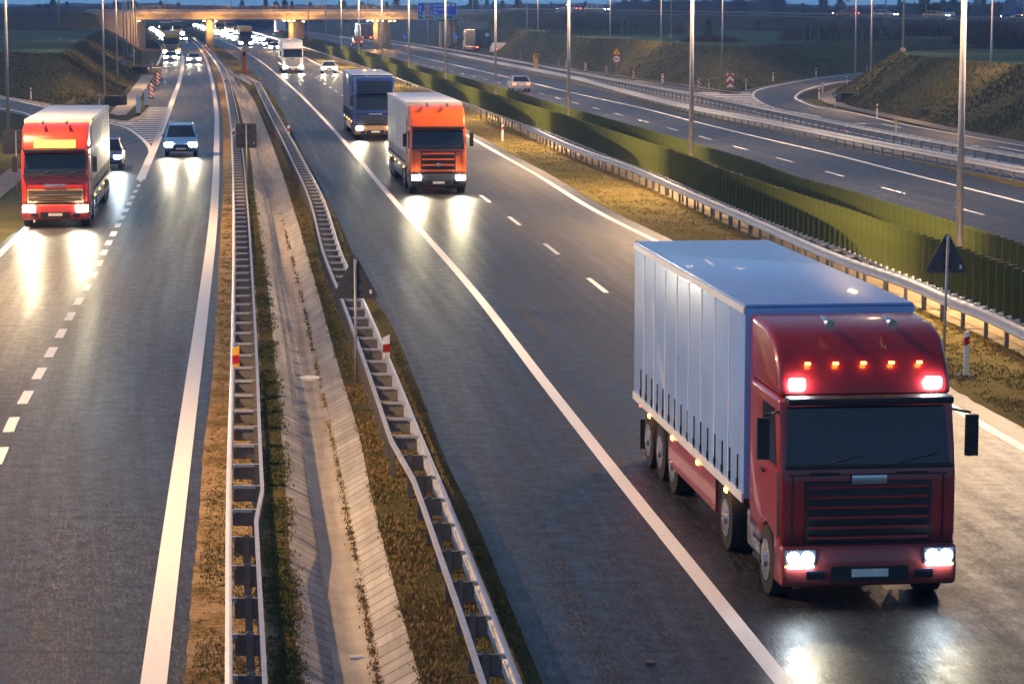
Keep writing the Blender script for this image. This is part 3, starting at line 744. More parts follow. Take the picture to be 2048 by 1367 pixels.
for px,py,h,d in lp:
    x,y,z=at(px,py,h); lamp_post(d,x,y,h,12,.105,.06,(1,),'lamp posts along the left bank',block=True,lit=9000 if px in (18,209,235,268) else 0)

# ================================================================== signs and small posts
def frac_mat(name, kind, a, b, k):
    m,nt,bs=newmat(name); tc=N(nt,'ShaderNodeTexCoord'); s=N(nt,'ShaderNodeSeparateXYZ'); nt.links.new(tc.outputs['Object'],s.inputs[0])
    if kind=='diag': e=N(nt,'ShaderNodeMath',operation='ADD'); nt.links.new(s.outputs[0],e.inputs[0]); nt.links.new(s.outputs[2],e.inputs[1])
    else:
        ab=N(nt,'ShaderNodeMath',operation='ABSOLUTE'); nt.links.new(s.outputs[0],ab.inputs[0])
        e=N(nt,'ShaderNodeMath',operation='ADD'); nt.links.new(s.outputs[2],e.inputs[0]); nt.links.new(ab.outputs[0],e.inputs[1])
    mu=N(nt,'ShaderNodeMath',operation='MULTIPLY'); mu.inputs[1].default_value=k; nt.links.new(e.outputs[0],mu.inputs[0])
    fr=N(nt,'ShaderNodeMath',operation='FRACT'); nt.links.new(mu.outputs[0],fr.inputs[0])
    g=N(nt,'ShaderNodeMath',operation='GREATER_THAN'); g.inputs[1].default_value=.5; nt.links.new(fr.outputs[0],g.inputs[0])
    nt.links.new(mix(nt,g.outputs[0],a,b),bs.inputs['Base Color']); bs.inputs['Roughness'].default_value=.4; return m
M_DIAG=frac_mat('striped_board','diag',(.78,.76,.74),(.5,.02,.015),2.6)
M_CHEV=frac_mat('chevron_board','chev',(.78,.76,.74),(.42,.02,.02),1.5)
def rtri(w,h,r,n=5):
    """rounded triangle, apex up, base at z=0"""
    P=[Vector((-w/2,0)),Vector((w/2,0)),Vector((0,h))]; out=[]
    for i in range(3):
        p=P[i];a=(P[i-1]-p).normalized();b=(P[(i+1)%3]-p).normalized()
        ang=a.angle(b); d=r/math.tan(ang/2); c=p+(a+b).normalized()*(r/math.sin(ang/2))
        s=p+a*d-c; e=p+b*d-c
        t0=math.atan2(s.y,s.x); t1=math.atan2(e.y,e.x); dt=(t1-t0+math.pi)%(2*math.pi)-math.pi
        for k in range(n+1): tt=t0+dt*k/n; out.append((c.x+r*math.cos(tt),c.y+r*math.sin(tt)))
    return out
def tri_sign_back(label,px,py,ztop,zbot,w,lean=0):
    x,y,_=at(px,py); t=thing('triangular_sign',label,'road sign',(x,y,0),R(6))
    t.rotation_euler=(0,R(lean),R(4))
    m=MB(); m.tube([(0,-.05,-.1),(0,-.05,ztop-.12)],.034,10); m.build('post',M_POLE,t)
    m=MB(); m.prism([(p[0],p[1]+zbot) for p in rtri(w,ztop-zbot,.07)],0,.025,'y'); pl=m.build('plate',M_SIGNBACK,t)
    m=MB(); m.box((.0,-.012,zbot+(ztop-zbot)*.42),(.05,.02,(ztop-zbot)*.75)); m.build('stiffener',M_SIGNBACK,pl)
    for q in (.16,.42,.74):
        m=MB(); m.box((0,-.035,zbot+(ztop-zbot)*q),(.20,.045,.035)); m.build('clamp',M_BLACK,t)
    m=MB(); m.box((.32*w,-.003,zbot+(ztop-zbot)*.15),(.055,.004,.09)); m.build('sticker',M_WHITE,pl)
tri_sign_back('dark back of a triangular sign on a post beside the ditch guardrail',712,768,2.92,1.92,1.06,.0)
tri_sign_back('dark back of a triangular sign on a post in the grass before the green fins',1886,722,3.1,2.1,1.06,.9)
def rect_back(label,px,py,z0,z1,w,off=0):
    x,y,_=at(px,py); t=thing('rectangular_sign',label,'road sign',(x,y,0),R(3))
    m=MB(); m.tube([(0,-.05,-.1),(0,-.05,z1-.05)],.034,10); m.build('post',M_POLE,t)
    m=MB(); m.box((off,0,(z0+z1)/2),(w,.025,z1-z0)); pl=m.build('plate',M_SIGNBACK,t,bevel=.01)
    for q in (.12,.5,.88):
        m=MB(); m.box((off*.5,-.035,z0+(z1-z0)*q),(.5,.045,.04)); m.build('clamp',M_BLACK,t)
    m=MB(); m.box((off+.36*w,-.016,z0+(z1-z0)*.2),(.06,.004,.06)); m.build('sticker',M_WHITE,pl)
rect_back('grey back of a rectangular sign standing in the ladder guardrail by the ditch',494,386,2.02,3.10,.92)
rect_back('dark blue back of a rectangular sign at the left edge beside the red lorry',35,392,1.85,2.92,1.05,-.06)

def delineator(label,px,py,group,ring=False,yellow=False):
    x,y,_=at(px,py); t=thing('delineator_post',label,'marker post',(x,y,0),R(random.uniform(-4,8)),group)
    m=MB(); m.prism([(-.06,0),(.06,0),(.06,1.06),(-.06,1.0)],-.02,.03,'y'); m.build('post',M_WHITE,t,bevel=.008)
    m=MB(); m.prism([(-.063,.70),(.063,.74),(.063,.92),(-.063,.88)],-.0235,.0335,'y'); m.build('reflector_band',M_RED if not yellow else M_YEL,t)
    if ring:
        for k in range(9):
            a=k*.7; m=MB(); m.box((.17*math.cos(a)*random.uniform(.8,1.2),.17*math.sin(a),.02),(.1,.07,.05),0,a)
            m.build('base_stone',M_GRAVEL,t,bevel=.012)
    return t
GD='white marker posts with red bands'
for px,py,l,rg in [(1932,752,'white marker post with a red band in the grass before the fins at lower right',True),(1005,283,'white and red marker post in the grass right of the orange lorry',False),(669,139,'white and red marker post behind the small white car',False),
  (62,199,'white and red marker post at the far left on the left slip road verge',False),(199,214,'white and red marker post just behind the red lorry roof',False),
  (1754,236,'white marker post with red band beside the gravel path under the mound',False),(1670,214,'white and red marker post on the inside bend by the gravel path, lower one',False),(1638,200,'white and red marker post on the inside bend tip of the slip road',False),(1645,187,'dark banded marker post on the inner bend, just above the tip',False),(1694,173,'white and red marker post by the lamp post inside the bend',False),
  (1492,180,'white marker post right of the chevron sign',False),(1546,165,'white marker post on the outer bend under the dark bank',False),(1632,154,'white marker post on the outer bend before the lit bank',False),(1734,144,'white marker post at the far end of the slip road',False),
  (1418,180,'small white and red marker post left of the chevron sign',False),(1132,136,'white marker post at the bank foot left of the big right lamp post',False),(1050,118,'white marker post left of the yellow call box',False)]:
    delineator(l,px,py,GD,rg)
# red and white reflectors clipped to the guardrails
def rail_marker(label,px,py,col):
    x,y,_=at(px,py,.72); t=thing('rail_reflector',label,'reflector',(x,y,.70),R(8),'reflectors on the guardrails')
    m=MB(); m.prism([(-.075,0),(.075,0),(.075,.50),(-.075,.43)],-.02,.02,'y'); m.build('plate',M_WHITE if col!='y' else M_YEL,t,bevel=.006)
    m=MB(); m.prism([(-.078,.10),(.078,.12),(.078,.30),(-.078,.28)],-.0235,.0235,'y'); m.build('band',M_RED,t)
    m=MB(); m.box((0,0,-.04),(.05,.05,.14)); m.build('bracket',M_STEEL,t)
for a in [(472,735,'yellow and red reflector on the left ladder guardrail','y'),(773,712,'white and red reflector on the ladder guardrail below the triangular sign','w'),(467,272,'small red and white reflector beside the grey rectangular sign','w'),(577,266,'small white reflector partway up the right ladder guardrail','w'),(450,166,'small red reflector on the left rail near its far end','w'),(520,165,'small red reflector at the bend of the flared guardrail end','w'),(1694,263,'red and white reflector on the grey double guardrail','w')]:
    rail_marker(a[2],a[0],a[1],a[3])
def board(label,px,py,w=.27,h=1.0,mat=M_DIAG,group='striped work boards',flip=False):
    x,y,_=at(px,py); t=thing('warning_board',label,'barrier board',(x,y,0),R(random.uniform(-6,10)),group)
    m=MB(); m.box((0,0,.03),(.4,.5,.07)); m.build('foot',M_RUBBER,t,bevel=.015)
    m=MB(); n=8; P=[(-w/2,.12),(w/2,.12)]+[(w/2*math.cos(k*math.pi/n),.12+h-w/2+w/2*math.sin(k*math.pi/n)) for k in range(n+1)]
    m.prism(P,-.03,.03,'y'); m.build('board',mat,t)
    return t
for px,py,l in [(1041,122,'striped board left of the white post, leftmost on the right side road'),(1067,126,'striped board hard behind the yellow call box'),(1117,136,'striped board between yellow call box and big lamp post'),(1171,144,'dark striped board on the dark kerb, left of the speed sign'),(1213,152,'striped board just below left of the speed sign'),(1267,160,'striped board right of the round speed sign'),(1325,170,'striped board in front of the lamp post at the bank foot'),(1397,182,'striped board beside the dark drain at the bank foot')]:
    board(l,px,py,.27,1.1)
for px,py,l in [(302,144,'striped board farthest up the left gore on the pale slab'),(321,160,'striped board nearest the closed lane, second from the far end'),(316,172,'striped board at the middle of the left row'),(308,182,'tilted striped board behind the nearest striped one on the left'),(303,197,'nearest striped board of the left row by the closed lane')]:
    board(l,px,py,.30,1.25)
for px,py,l in [(277,229,'plain pale board back nearest the hatched area'),(293,213,'plain pale board back second from the hatched area')]:
    board(l,px,py,.36,1.35,M_WHITE,'pale board backs by the hatched area')
# call boxes
def call_post(label,px,py,mat,h,w):
    x,y,_=at(px,py); t=thing('call_post',label,'emergency phone',(x,y,0),R(5))
    m=MB(); m.box((0,0,h*.36),(w,w*.8,h*.72)); m.build('column',mat,t,bevel=.03)
    m=MB(); m.box((0,-.02,h*.86),(w*1.05,w*.9,h*.26)); hd=m.build('head',mat,t,bevel=.05)
    m=MB(); m.box((0,-.02-w*.46,h*.86),(w*.6,.02,h*.14)); m.build('panel',M_BLACK,hd)
call_post('orange call post at the start of the ditch guardrail',489,153,M_ORANGE,3.0,.55)
call_post('yellow call post behind the double guardrail, left of the big right lamp post',1072,142,M_YEL,2.2,.5)
x,y,_=at(1792,268); t=thing('height_marker','small yellow marker post by the turn arrow on the slip road','marker post',(x,y,0))
m=MB(); m.box((0,0,.45),(.08,.08,.9)); m.build('post',M_WHITE,t); m=MB(); m.box((0,-.03,.85),(.22,.06,.3)); m.build('plate',M_YEL,t,bevel=.01)
# chevron sign
x,y,_=at(1460,187); t=thing('chevron_sign','red and white chevron sign in the gore before the orange lit bank','road sign',(x,y,0),R(4))
for s in (-.2,.2):
    m=MB(); m.tube([(s,.04,-.1),(s,.04,1.7)],.025,8); m.build('post',M_POLE,t)
m=MB(); m.box((0,0,1.22),(.68,.03,1.32)); m.build('plate',M_CHEV,t,bevel=.01)

def text_mesh(s,size):
    cu=bpy.data.curves.new('t','FONT'); cu.body=s; cu.size=size; cu.align_x='LEFT'; cu.extrude=0.002; cu.resolution_u=3; cu.offset=size*.012
    ob=bpy.data.objects.new('t',cu); COL.objects.link(ob); bpy.context.view_layer.update()
    me=bpy.data.meshes.new_from_object(ob.evaluated_get(bpy.context.evaluated_depsgraph_get()))
    bpy.data.objects.remove(ob); bpy.data.curves.remove(cu); return me
def put_text(s,size,parent,x,y,z,mat,name='lettering',center=False,sx=1.0):
    me=text_mesh(s,size); me.materials.clear(); me.materials.append(mat)
    o=bpy.data.objects.new(name,me); COL.objects.link(o); o.parent=parent
    o.rotation_euler=(math.pi/2,0,0); o.scale=(sx,1,1)
    w=max((v.co.x for v in me.vertices),default=0)*sx
    o.location=(x-(w/2 if center else 0),y,z); return o
def signpaint(n,c,e=0.0): return simple(n,c,.45,var=.04)
M_SB=signpaint('sign_blue',(.02,.10,.80)); M_SG=signpaint('sign_green',(.0,.28,.22)); M_SW=signpaint('sign_white',(.82,.82,.82)); M_SR=signpaint('sign_red',(.55,.03,.02)); M_SY=signpaint('sign_yellow',(.85,.50,.01)); M_SK=signpaint('sign_black',(.012,.012,.012))
# yellow merge triangle over the round 80
x,y,_=at(1233,151); t=thing('speed_sign_post','yellow triangle above a round 80 speed sign on one post at the bank foot','road sign',(x,y,0),R(4))
m=MB(); m.tube([(0,.05,-.1),(0,.05,3.2)],.04,8); m.build('post',M_POLE,t)
zt=2.42
m=MB(); m.prism([(p[0],p[1]+zt) for p in rtri(1.0,.86,.06)],0,.03,'y'); pl=m.build('triangle_plate',M_SR,t)
m=MB(); m.prism([(p[0],p[1]+zt+.075) for p in rtri(.80,.69,.05)],-.006,0,'y'); m.build('triangle_face',M_SY,pl)
m=MB(); m.prism([(-.035,zt+.12),(.035,zt+.12),(.035,zt+.40),(.09,zt+.40),(0,zt+.56),(-.09,zt+.40),(-.035,zt+.40)],-.010,-.006,'y')
m.prism([(.15,zt+.12),(.22,zt+.12),(.04,zt+.36),(.036,zt+.28)],-.010,-.006,'y'); m.build('symbol',M_SK,pl)
def disc(r,n=28): return [(r*math.cos(2*math.pi*k/n),r*math.sin(2*math.pi*k/n)) for k in range(n)]
m=MB(); m.prism([(p[0],p[1]+1.92) for p in disc(.45)],0,.03,'y'); pl=m.build('round_plate',M_SR,t)
m=MB(); m.prism([(p[0],p[1]+1.92) for p in disc(.36)],-.006,0,'y'); m.build('round_face',M_SW,pl)
put_text('80',.46,pl,0,-.009,1.76,M_SK,center=True)

# big blue direction sign
Ys=470.0; sc=F/Ys
def sx_(px): return (px-W_/2)/sc
def sz_(py): return CH-(py-YH)/sc
x0,x1=sx_(836.5),sx_(914.5); zt,zb=sz_(5.5),sz_(39.5)
t=thing('direction_sign','large blue and green motorway direction sign with white place names','road sign',((x0+x1)/2,Ys,0)); cx=(x0+x1)/2
for px in (857,896):
    m=MB(); m.tube([(sx_(px)-cx,.12,-.1),(sx_(px)-cx,.12,zt-.3)],.10,8); m.build('post',M_POLE,t)
m=MB(); m.box((0,0,(zt+zb)/2),(x1-x0,.06,zt-zb)); pl=m.build('board',M_SW,t)
zs=sz_(30.2)
m=MB(); m.box((0,-.034,(zt-.08+zs+.04)/2),(x1-x0-.16,.008,zt-.08-zs-.04)); m.build('blue_panel',M_SB,pl)
m=MB(); m.box((0,-.034,(zb+.08+zs-.04)/2),(x1-x0-.16,.008,zs-.04-zb-.08)); m.build('green_panel',M_SG,pl)
rows=[('A2','Świecko',sz_(13.2)),('S5','Wrocław',sz_(20.8)),('S11','Piła',sz_(28.0)),('S11','Katowice',sz_(36.9))]
for code,nm,z in rows:
    put_text(nm,.66,pl,sx_(867)-cx,-.044,z,M_SW,sx=.92)
    xa,xb=(sx_(850)-cx,sx_(861.5)-cx) if len(code)==2 else (sx_(851.5)-cx,sx_(865)-cx)
    m=MB(); m.box(((xa+xb)/2,-.041,z+.24),(xb-xa,.006,.60)); sh=m.build('route_shield',M_SW,pl)
    m=MB(); m.box(((xa+xb)/2,-.046,z+.24),(xb-xa-.10,.006,.50)); m.build('shield_face',M_SR,sh)
    put_text(code,.50,sh,(xa+xb)/2,-.052,z+.06,M_SW,center=True)
    if len(code)==3:
        m=MB(); m.box((xa-.22,-.041,z+.24),(.34,.006,.50)); m.box((xa-.22,-.0465,z+.24),(.20,.004,.12),1); m.build('symbol',[M_SW,M_SK],pl)
m=MB(); ax=sx_(842)-cx
m.prism([(ax-.07,sz_(25)),(ax+.07,sz_(25)),(ax+.07,sz_(14.5)),(ax+.2,sz_(14.5)),(ax,sz_(11.5)),(ax-.2,sz_(14.5)),(ax-.07,sz_(14.5))],-.048,-.040,'y'); m.build('arrow',M_SW,pl)
m=MB(); ax,az=sx_(908.5)-cx,sz_(34.5)
m.prism([(ax-.28,az-.20),(ax-.18,az-.30),(ax+.12,az+.0),(ax+.22,az-.10),(ax+.24,az+.24),(ax-.10,az+.22),(ax+.02,az+.10)],-.048,-.040,'y'); m.build('arrow',M_SW,pl)
for px in (898.5,907.5):
    m=MB(); m.prism([(p[0]*1.15+sx_(px)-cx,p[1]*.95+sz_(10.2)) for p in disc(.29)],-.048,-.040,'y'); m.build('oval',M_SW,pl)
# two small blue arrow signs by the bridge
for px,py,l in [(811,93,'small blue square sign with a white arrow left of the blue direction sign'),(912.5,94,'small blue square sign with a white arrow by the right bridge pier')]:
    x,y,_=at(px,py); y=min(y,478); x=(px-W_/2)/F*y
    t=thing('arrow_sign',l,'road sign',(x,y,0)); m=MB(); m.tube([(0,.05,-.1),(0,.05,3)],.04,6); m.build('post',M_POLE,t)
    m=MB(); m.box((0,0,2.6),(.85,.03,.85)); pl=m.build('plate',M_SB,t)
    m=MB(); m.prism([(-.25,2.3),(-.17,2.3),(-.17,2.75),(-.1,2.75),(-.21,2.95),(-.32,2.75),(-.25,2.75)],-.024,-.016,'y'); m.prism([(.05,2.3),(.2,2.3),(.3,2.5),(.32,2.62),(.18,2.66),(.0,2.5)],-.024,-.016,'y'); m.build('arrow',M_SW,pl)
# ================================================================== vehicles
def wheel_parts(parent, x, y, r, w, name='wheel'):
    s=1 if x>0 else -1
    key=('wheel',round(r,3),w)
    if key not in CHILD:
        m=MB(); n=22
        m.prism([(r*math.cos(2*math.pi*k/n),r*math.sin(2*math.pi*k/n)) for k in range(n)],-w/2,w/2,'x'); a=m.mesh('wheel',M_RUBBER,bevel=.03)
        m=MB(); m.prism([(r*.6*math.cos(2*math.pi*k/n),r*.6*math.sin(2*math.pi*k/n)) for k in range(n)],-w/2-.012,w/2+.012,'x'); m.prism([(r*.2*math.cos(2*math.pi*k/n),r*.2*math.sin(2*math.pi*k/n)) for k in range(n)],-w/2-.05,w/2+.05,'x')
        b=m.mesh('rim',M_CHROME); CHILD[key]=(a,b)
    a,b=CHILD[key]; o=link(name,a,parent,(x,y,r)); link('rim',b,o)
def lamp_glow(root,x,y,z,e,col=(1,.86,.55),aim=-1,cone=70):
    L=bpy.data.lights.new('headlight_beam','SPOT'); L.energy=e; L.color=col; L.spot_size=R(44); L.spot_blend=.9; L.shadow_soft_size=.12
    o=bpy.data.objects.new('headlight_beam',L); COL.objects.link(o); o.parent=root; o.location=(x,y,z); o.rotation_euler=(R(90-7) if aim<0 else R(-83),0,0 if aim<0 else 0)
    if aim<0: o.rotation_euler=(R(87),0,math.pi)
    return o
def place(px,py,rz,away=False,L=0):
    x,y,_=at(px,py)
    if away: return (x-math.sin(rz)*L, y+math.cos(rz)*L, 0), rz+math.pi
    return (x,y,0), rz
def lorry(label,loc,rz,cab,trailer,roof=None,tl=13.2,top=None,grille=None,lit=0,upper=None,roof_lamps=False,sign=None,cabw=2.5,side=None,head=M_HEAD,away=False,group=None,trailer_h=4.0,skirt=None,hs=1.0,cover=None,lens=False,style=0):
    t=thing('articulated_lorry',label,'lorry',loc,rz,group); y_mud=tl+1.9
    w=cabw/2; roof=roof or trailer; grille=grille or M_BLACK
    m=MB(); m.prism([(.10,.55),(.04,.9),(.02,1.95),(.24,2.88),(.27,2.95),(2.2,2.95),(2.2,.75),(1.35,.75),(1.30,.95),(.9,1.08),(.5,.95),(.45,.55)],-w,w,'x'); cb=m.build('cab',cab,t,bevel=.09,seg=3)
    m=MB(); m.prism([(.24,2.955),(.42,3.35),(.80,3.72),(1.2,3.84),(2.25,3.9),(2.25,2.955)],-w*.985,w*.985,'x'); rf=m.build('cab_roof',top or cab,t,bevel=.10,seg=3)
    # windscreen follows the rake, set a little proud
    m=MB(); 
    def rake(z): return .02+(z-1.95)/(2.88-1.95)*.22
    m.add([(-w*.93,rake(2.0)-.012,2.0),(w*.93,rake(2.0)-.012,2.0),(w*.90,rake(2.82)-.012,2.82),(-w*.90,rake(2.82)-.012,2.82),(-w*.93,rake(2.0)+.05,2.0),(w*.93,rake(2.0)+.05,2.0),(w*.90,rake(2.82)+.05,2.82),(-w*.90,rake(2.82)+.05,2.82)],[(0,1,2,3),(4,7,6,5),(0,4,5,1),(3,2,6,7),(0,3,7,4),(1,5,6,2)]); ws=m.build('windscreen',M_GLASS,t)
    for s in (-.45,.35):
        m=MB(); m.tube([(s*w,rake(2.04)-.03,2.04),(s*w+.55,rake(2.2)-.03,2.16)],.012,5); m.build('wiper',M_BLACK,ws)
    m=MB(); m.box((0,.06,2.93),(2*w*.94,.32,.10)); m.build('sun_visor',M_BLACK if not upper else upper,t,bevel=.03)
    if upper:
        m=MB(); m.prism([(.25,3.0),(.395,3.33),(.70,3.64),(.80,3.62),(.5,3.3),(.36,3.0)],-w*.86,w*.86,'x'); m.build('upper_panel',upper,rf)
    if sign:
        m=MB(); m.prism([(.24,3.02),(.36,3.30),(.42,3.28),(.30,3.0)],-w*.62,w*.62,'x'); m.build('roof_sign',sign,rf)
    if roof_lamps:
        for s in (-1,1):
            m=MB(); m.box((s*w*.78,.285,3.13),(.22,.12,.15)); m.build('roof_lamp',head,rf,bevel=.03)
    # grille with slats, bumper, lamps
    gw,gh,gz,ns=((.72,.86,1.36,6),(.62,1.0,1.42,4),(.84,.52,1.22,3))[style]
    m=MB(); m.box((0,-.005,gz),(2*w*gw,.05,gh)); g=m.build('grille',grille,t,bevel=.02)
    m=MB()
    for k in range(ns): m.box((0,-.04,gz-gh/2+gh*(k+.5)/ns),(2*w*(gw-.04),.03,.035 if style!=1 else .07))
    if style==2: m.box((0,-.03,1.66),(2*w*.86,.03,.05))
    m.build('slats',cab if grille is M_BLACK else M_BLACK,g)
    m=MB(); m.box((0,-.036,(1.82,1.30,1.60)[style]),((.5,.16,.8)[style],.05,(.13,.16,.10)[style])); m.build('badge_panel',M_CHROME,g,bevel=.01)
    m=MB(); m.prism([(-.10,.32),(-.14,.60),(-.08,.90),(.42,.90),(.46,.30)],-w,w,'x'); bp=m.build('bumper',cab if skirt is None else skirt,t,bevel=.07,seg=3)
    m=MB(); m.box((0,-.14,.50),(1.1,.04,.22)); m.build('air_intake',M_BLACK,bp)
    m=MB(); m.box((0,-.165,.52),(.52,.012,.11)); m.build('number_plate',M_PLATE,bp)
    m=MB(); m.box((0,-.015,2.0),(2*w*.96,.05,.06)); m.build('scuttle_trim',M_BLACK,t,bevel=.012)
    if roof_lamps:
        for k in range(5):
            m=MB(); m.box((-.8+.4*k,.40,3.40),(.07,.05,.03)); m.build('marker_lamp',M_AMBER,rf)
    for s in (-1,1):
        m=MB(); m.tube([(s*.45,.55,3.92),(s*.45,1.1,3.97)],[.07,.03],8); m.build('air_horn',M_CHROME,rf)
        m=MB(); m.prism([(2.2,1.0),(2.5,1.0),(2.5,3.85),(2.2,3.85)],s*(w-.12),s*(w-.06),'x'); m.build('side_deflector',cab,t)
        for k in range(2):
            m=MB(); m.box((s*(w-.03),1.55,.42+.28*k),(.10,.55,.05)); m.build('step',M_BLACK,t)
        m=MB(); m.box((s*w*.985,.16,1.45),(.05,.18,.9)); m.build('corner_trim',M_BLACK,t,bevel=.015)
        m=MB(); m.box((s*w*.62,-.155,.50),(.26,.03,.13)); m.build('fog_lamp',M_GLASS,bp,bevel=.02)
        m=MB(); m.box((s*1.0,y_mud,.45),(.5,.02,.55)); m.build('mud_flap',M_RUBBER,t)
    m=MB(); m.box((0,-.03,.915),(2*w*.98,.03,.02)); m.build('bumper_seam',M_BLACK,bp)
    m=MB()
    for s in (-1,1): m.box((s*w*.86,.018,1.40),(.014,.03,.92))
    m.box((0,.0,1.885),(2*w*.9,.04,.014)); m.build('panel_gap',M_BLACK,cb)
    for s in (-1,1):
        m=MB(); m.box((s*w*.5,-.012,1.90),(.42,.03,.035)); m.build('grab_bar',M_BLACK,t,bevel=.01)
    for s in (-1,1):
        m=MB(); m.box((s*w*.79,-.12,.74),(.40*hs,.07,.22*hs)); h=m.build('headlight',M_CHROME if lens else head,t,bevel=.03)
        if lens:
            for dx,rr_ in ((-.10,.085),(.10,.085)):
                m=MB(); m.prism([(a_*rr_/.36*1.0+s*w*.79+dx,b_*rr_/.36+.745) for a_,b_ in [(.36*math.cos(2*math.pi*k/18),.36*math.sin(2*math.pi*k/18)) for k in range(18)]],-.175,-.150,'y'); m.build('lens',head,h)
            m=MB(); m.box((s*w*.79,-.165,.625),(.36,.025,.03)); m.build('light_strip',head,h)
        m=MB(); m.box((s*w*.93,-.105,.68),(.08,.06,.16)); m.build('indicator',M_AMBER,t)
        m=MB(); m.prism([(.30,1.98),(.48,2.78),(1.25,2.78),(1.25,1.98)],s*(w-.02),s*(w+.012),'x'); dr=m.build('side_window',M_GLASS,t)
        m=MB(); m.prism([(.18,.95),(.22,1.9),(1.32,1.9),(1.32,1.1),(.95,1.1)],s*(w-.02),s*(w+.010),'x'); dd=m.build('door',cab,t); m=MB(); m.box((s*(w+.03),1.15,1.78),(.03,.2,.04)); m.build('handle',M_BLACK,dd)
        m=MB(); m.tube([(s*w,.25,2.75),(s*(w+.22),.1,2.72)],.02,6); m.box((s*(w+.24),.10,2.40),(.17,.10,.58)); m.build('mirror',M_BLACK,t,bevel=.0)
        m=MB(); m.box((s*(w-.10),1.9,.72),(.2,.95,.55)); m.build('fuel_tank',M_CHROME,t,bevel=.06)
        wheel_parts(t,s*(w-.17),.98,.50,.32); wheel_parts(t,s*(w-.30),4.1,.50,.56)
        for k in range(3): wheel_parts(t,s*(w-.20),tl-2.9+k*1.32+1.2,.50,.40)
    m=MB(); m.box((0,3.2,.72),(.9,3.6,.28)); m.box((0,tl*.5+3.4,.92),(1.0,tl-3,.22)); m.build('chassis',M_BLACK,t)
    y0=2.55; y1=y0+tl; wt=1.275; th=trailer_h
    m=MB(); m.box((0,(y0+y1)/2,(1.08+th-.05)/2),(2*wt,tl,th-.05-1.08)); tb=m.build('trailer_body',trailer,t,bevel=.03)
    m=MB(); m.box((0,(y0+y1)/2,th-.025),(2*wt-.004,tl-.004,.05)); m.build('trailer_roof',roof,tb,bevel=.02)
    m=MB()
    for s in (-1,1):
        m.box((s*(wt+.006),(y0+y1)/2,1.10),(.03,tl,.14)); m.box((s*(wt+.006),(y0+y1)/2,th-.09),(.03,tl,.10))
        for k in range(1,9): m.box((s*(wt+.002),y0+tl*k/9,2.55),(.016,.05,2.7))
    m.build('frame_rails',M_CHROME if side is None else side,tb)
    if lit:                                                     # curtain straps with buckles
        if 'strap' not in CHILD:
            m=MB(); m.box((0,0,0),(.012,.045,.55)); m.box((.004,0,-.15),(.026,.075,.11)); CHILD['strap']=m.mesh('strap',M_BLACK)
        for s in (-1,1):
            k=y0+.4
            while k<y1-.3: link('strap',CHILD['strap'],tb,(s*(wt+.012),k,1.42),0 if s>0 else math.pi); k+=.62
    m=MB(); m.box((0,y0-.03,2.2),(1.3,.10,.9)); m.build('front_panel',M_CHROME,tb,bevel=.02)
    for s in (-1,1):
        m=MB(); m.box((s*(wt-.03),y0+tl*.42,.74),(.05,tl*.42,.55)); m.build('side_guard',skirt or M_CHROME,t)
        for k in range(4):
            m=MB(); m.box((s*(wt+.03),y0+1.2+k*tl/4.3,1.0),(.025,.16,.06)); m.build('marker_lamp',M_AMBER,tb)
        m=MB(); m.box((s*.95,y1+.02,.95),(.42,.06,.16)); m.build('tail_light',M_TAIL,tb)
        m=MB(); m.box((s*.63,y1+.012,2.55),(1.20,.03,2.75)); d=m.build('rear_door',cover or trailer,tb)
        m=MB(); m.tube([(s*.3,y1+.05,1.25),(s*.3,y1+.05,3.85)],.022,6); m.build('lock_rod',M_CHROME,d)
    if lit and not away:
        for s in (-1,1): lamp_glow(t,s*w*.79,-.22,.74,lit)
    return t
